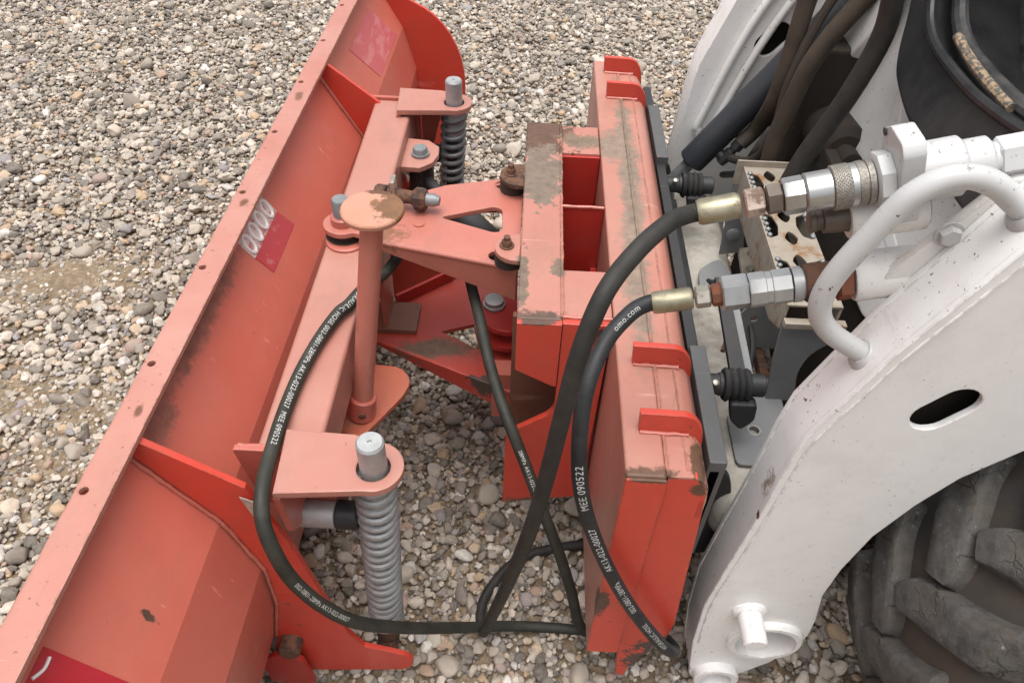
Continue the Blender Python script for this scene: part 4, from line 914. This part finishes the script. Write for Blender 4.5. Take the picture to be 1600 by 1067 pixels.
hose_text(hD, Dpts, HR, 'AK13-022-00027', .375, .0122, EYE, flip=True)
hose_text(hD, Dpts, HR, '002-0801-28MPa', .500, .0115, EYE, flip=True)
hose_text(hD, Dpts, HR, 'HYDRAULIC HOSE', .630, .0105, EYE, flip=True)
hose_text(hD, Dpts, HR, 'omo.com', .05, .0095, EYE, flip=True)
hose_text(hB, Bpts, .0100, 'HYDRAULIC HOSE 002-0801-28MPa AK13-022-00027  MEE 090522', .345, .0108, EYE)
hose_text(hB, Bpts, .0100, '002-0801-28MPa AK13-022-00027', .90, .0085, EYE)
hose_text(hC, Cpts, .0100, '28MPa AK13-022-00027', .46, .0085, EYE)
# upper coupler (belongs to the first hose)
def lat(parent, name, mat, x, ax, dn, prof_, n=28, roll=0):
    m = MB(); m.lathe(ax(x), dn, prof_, n, True, roll); return m.build(name, mat, parent)
lat(hA, 'crimp_sleeve', 'brass', .187, ax1, D1n, [(-.004, .0125), (0, .0142), (.036, .0142), (.040, .012)], 10)
lat(hA, 'hex_nut', 'hexpink', .2295, ax1, D1n, [(0, .0125), (.002, .015), (.018, .015), (.020, .013)], 6, .1)
lat(hA, 'adapter_nut', 'brownneck', .250, ax1, D1n, [(0, .0125), (.002, .0165), (.015, .0165), (.017, .014)], 6, .45)
q = lat(hA, 'quick_coupler', 'zinc', .2685, ax1, D1n, [(-.002, .018), (0, .0195), (.018, .0195)], 8, .2)
lat(q, 'coupler_body', 'zinc', .2865, ax1, D1n, [(0, .0185), (.002, .0205), (.026, .0205)], 36)
kn = lat(q, 'knurled_sleeve', 'knurl', .312, ax1, D1n, [(0, .021), (.001, .0228), (.017, .0228), (.0175, .0222)], 40)
lat(q, 'plain_ring', 'zinc', .329, ax1, D1n, [(0, .0222), (.006, .0222)], 36)
lat(q, 'knurled_sleeve', 'knurl', .335, ax1, D1n, [(0, .0225), (.001, .023), (.007, .023), (.0075, .0215), (.009, .0215), (.0095, .023), (.015, .023), (.016, .0205)], 40)
lat(q, 'coupler_neck', 'brownneck', .351, ax1, D1n, [(0, .019), (.004, .019), (.005, .0165), (.016, .0165)], 30)
# diamond knurling: short raised studs on the sleeves
m = MB(); a_ = D1n.orthogonal().normalized(); b_ = D1n.cross(a_)
for x0_, x1_ in ((.3135, .3275),):
    for i in range(9):
        for k in range(40):
            an = 2 * PI * (k + .5 * (i % 2)) / 40; rad = a_ * math.cos(an) + b_ * math.sin(an); tg = D1n.cross(rad)
            cc_ = ax1(x0_ + (x1_ - x0_) * i / 8) + rad * .0227
            vs = [m.bm.verts.new(p) for p in (cc_ + D1n * .0011, cc_ + tg * .0016, cc_ - D1n * .0011, cc_ - tg * .0016)]; vt = m.bm.verts.new(cc_ + rad * .0008)
            for j in range(4): m.bm.faces.new((vs[j], vs[(j + 1) % 4], vt))
kb = m.build('knurling', 'knurl', q, 10); kb['kind'] = 'stuff'
lat(hD, 'crimp_sleeve', 'brass', .160, ax2, D2n, [(-.004, .0125), (0, .0135), (.040, .0135), (.043, .0115)], 10)
lat(hD, 'hex_nut', 'hexgrey', .204, ax2, D2n, [(0, .011), (.002, .0135), (.016, .0135), (.018, .011)], 6, .1)
lat(hD, 'rusty_nut', 'rustred', .2225, ax2, D2n, [(0, .012), (.002, .0135), (.011, .0135), (.012, .012)], 8)
q = lat(hD, 'quick_coupler', 'zinc', .235, ax2, D2n, [(-.002, .019), (0, .021), (.026, .021), (.028, .0195)], 6, .25)
lat(q, 'coupler_body', 'galv', .263, ax2, D2n, [(0, .019), (.002, .0205), (.018, .0205), (.019, .0195), (.025, .0195), (.026, .0205), (.046, .0205)], 8, .3)
lat(q, 'plain_ring', 'galv', .3095, ax2, D2n, [(0, .0205), (.010, .0205), (.0105, .018), (.013, .018)], 30)
lat(q, 'rusty_collar', 'rust', .3215, ax2, D2n, [(0, .020), (.002, .022), (.014, .0225), (.015, .021), (.030, .0215), (.034, .018)], 30)
lat(q, 'red_nut', 'rustred', .354, ax2, D2n, [(0, .020), (.003, .026), (.016, .026), (.018, .022)], 6, .3)
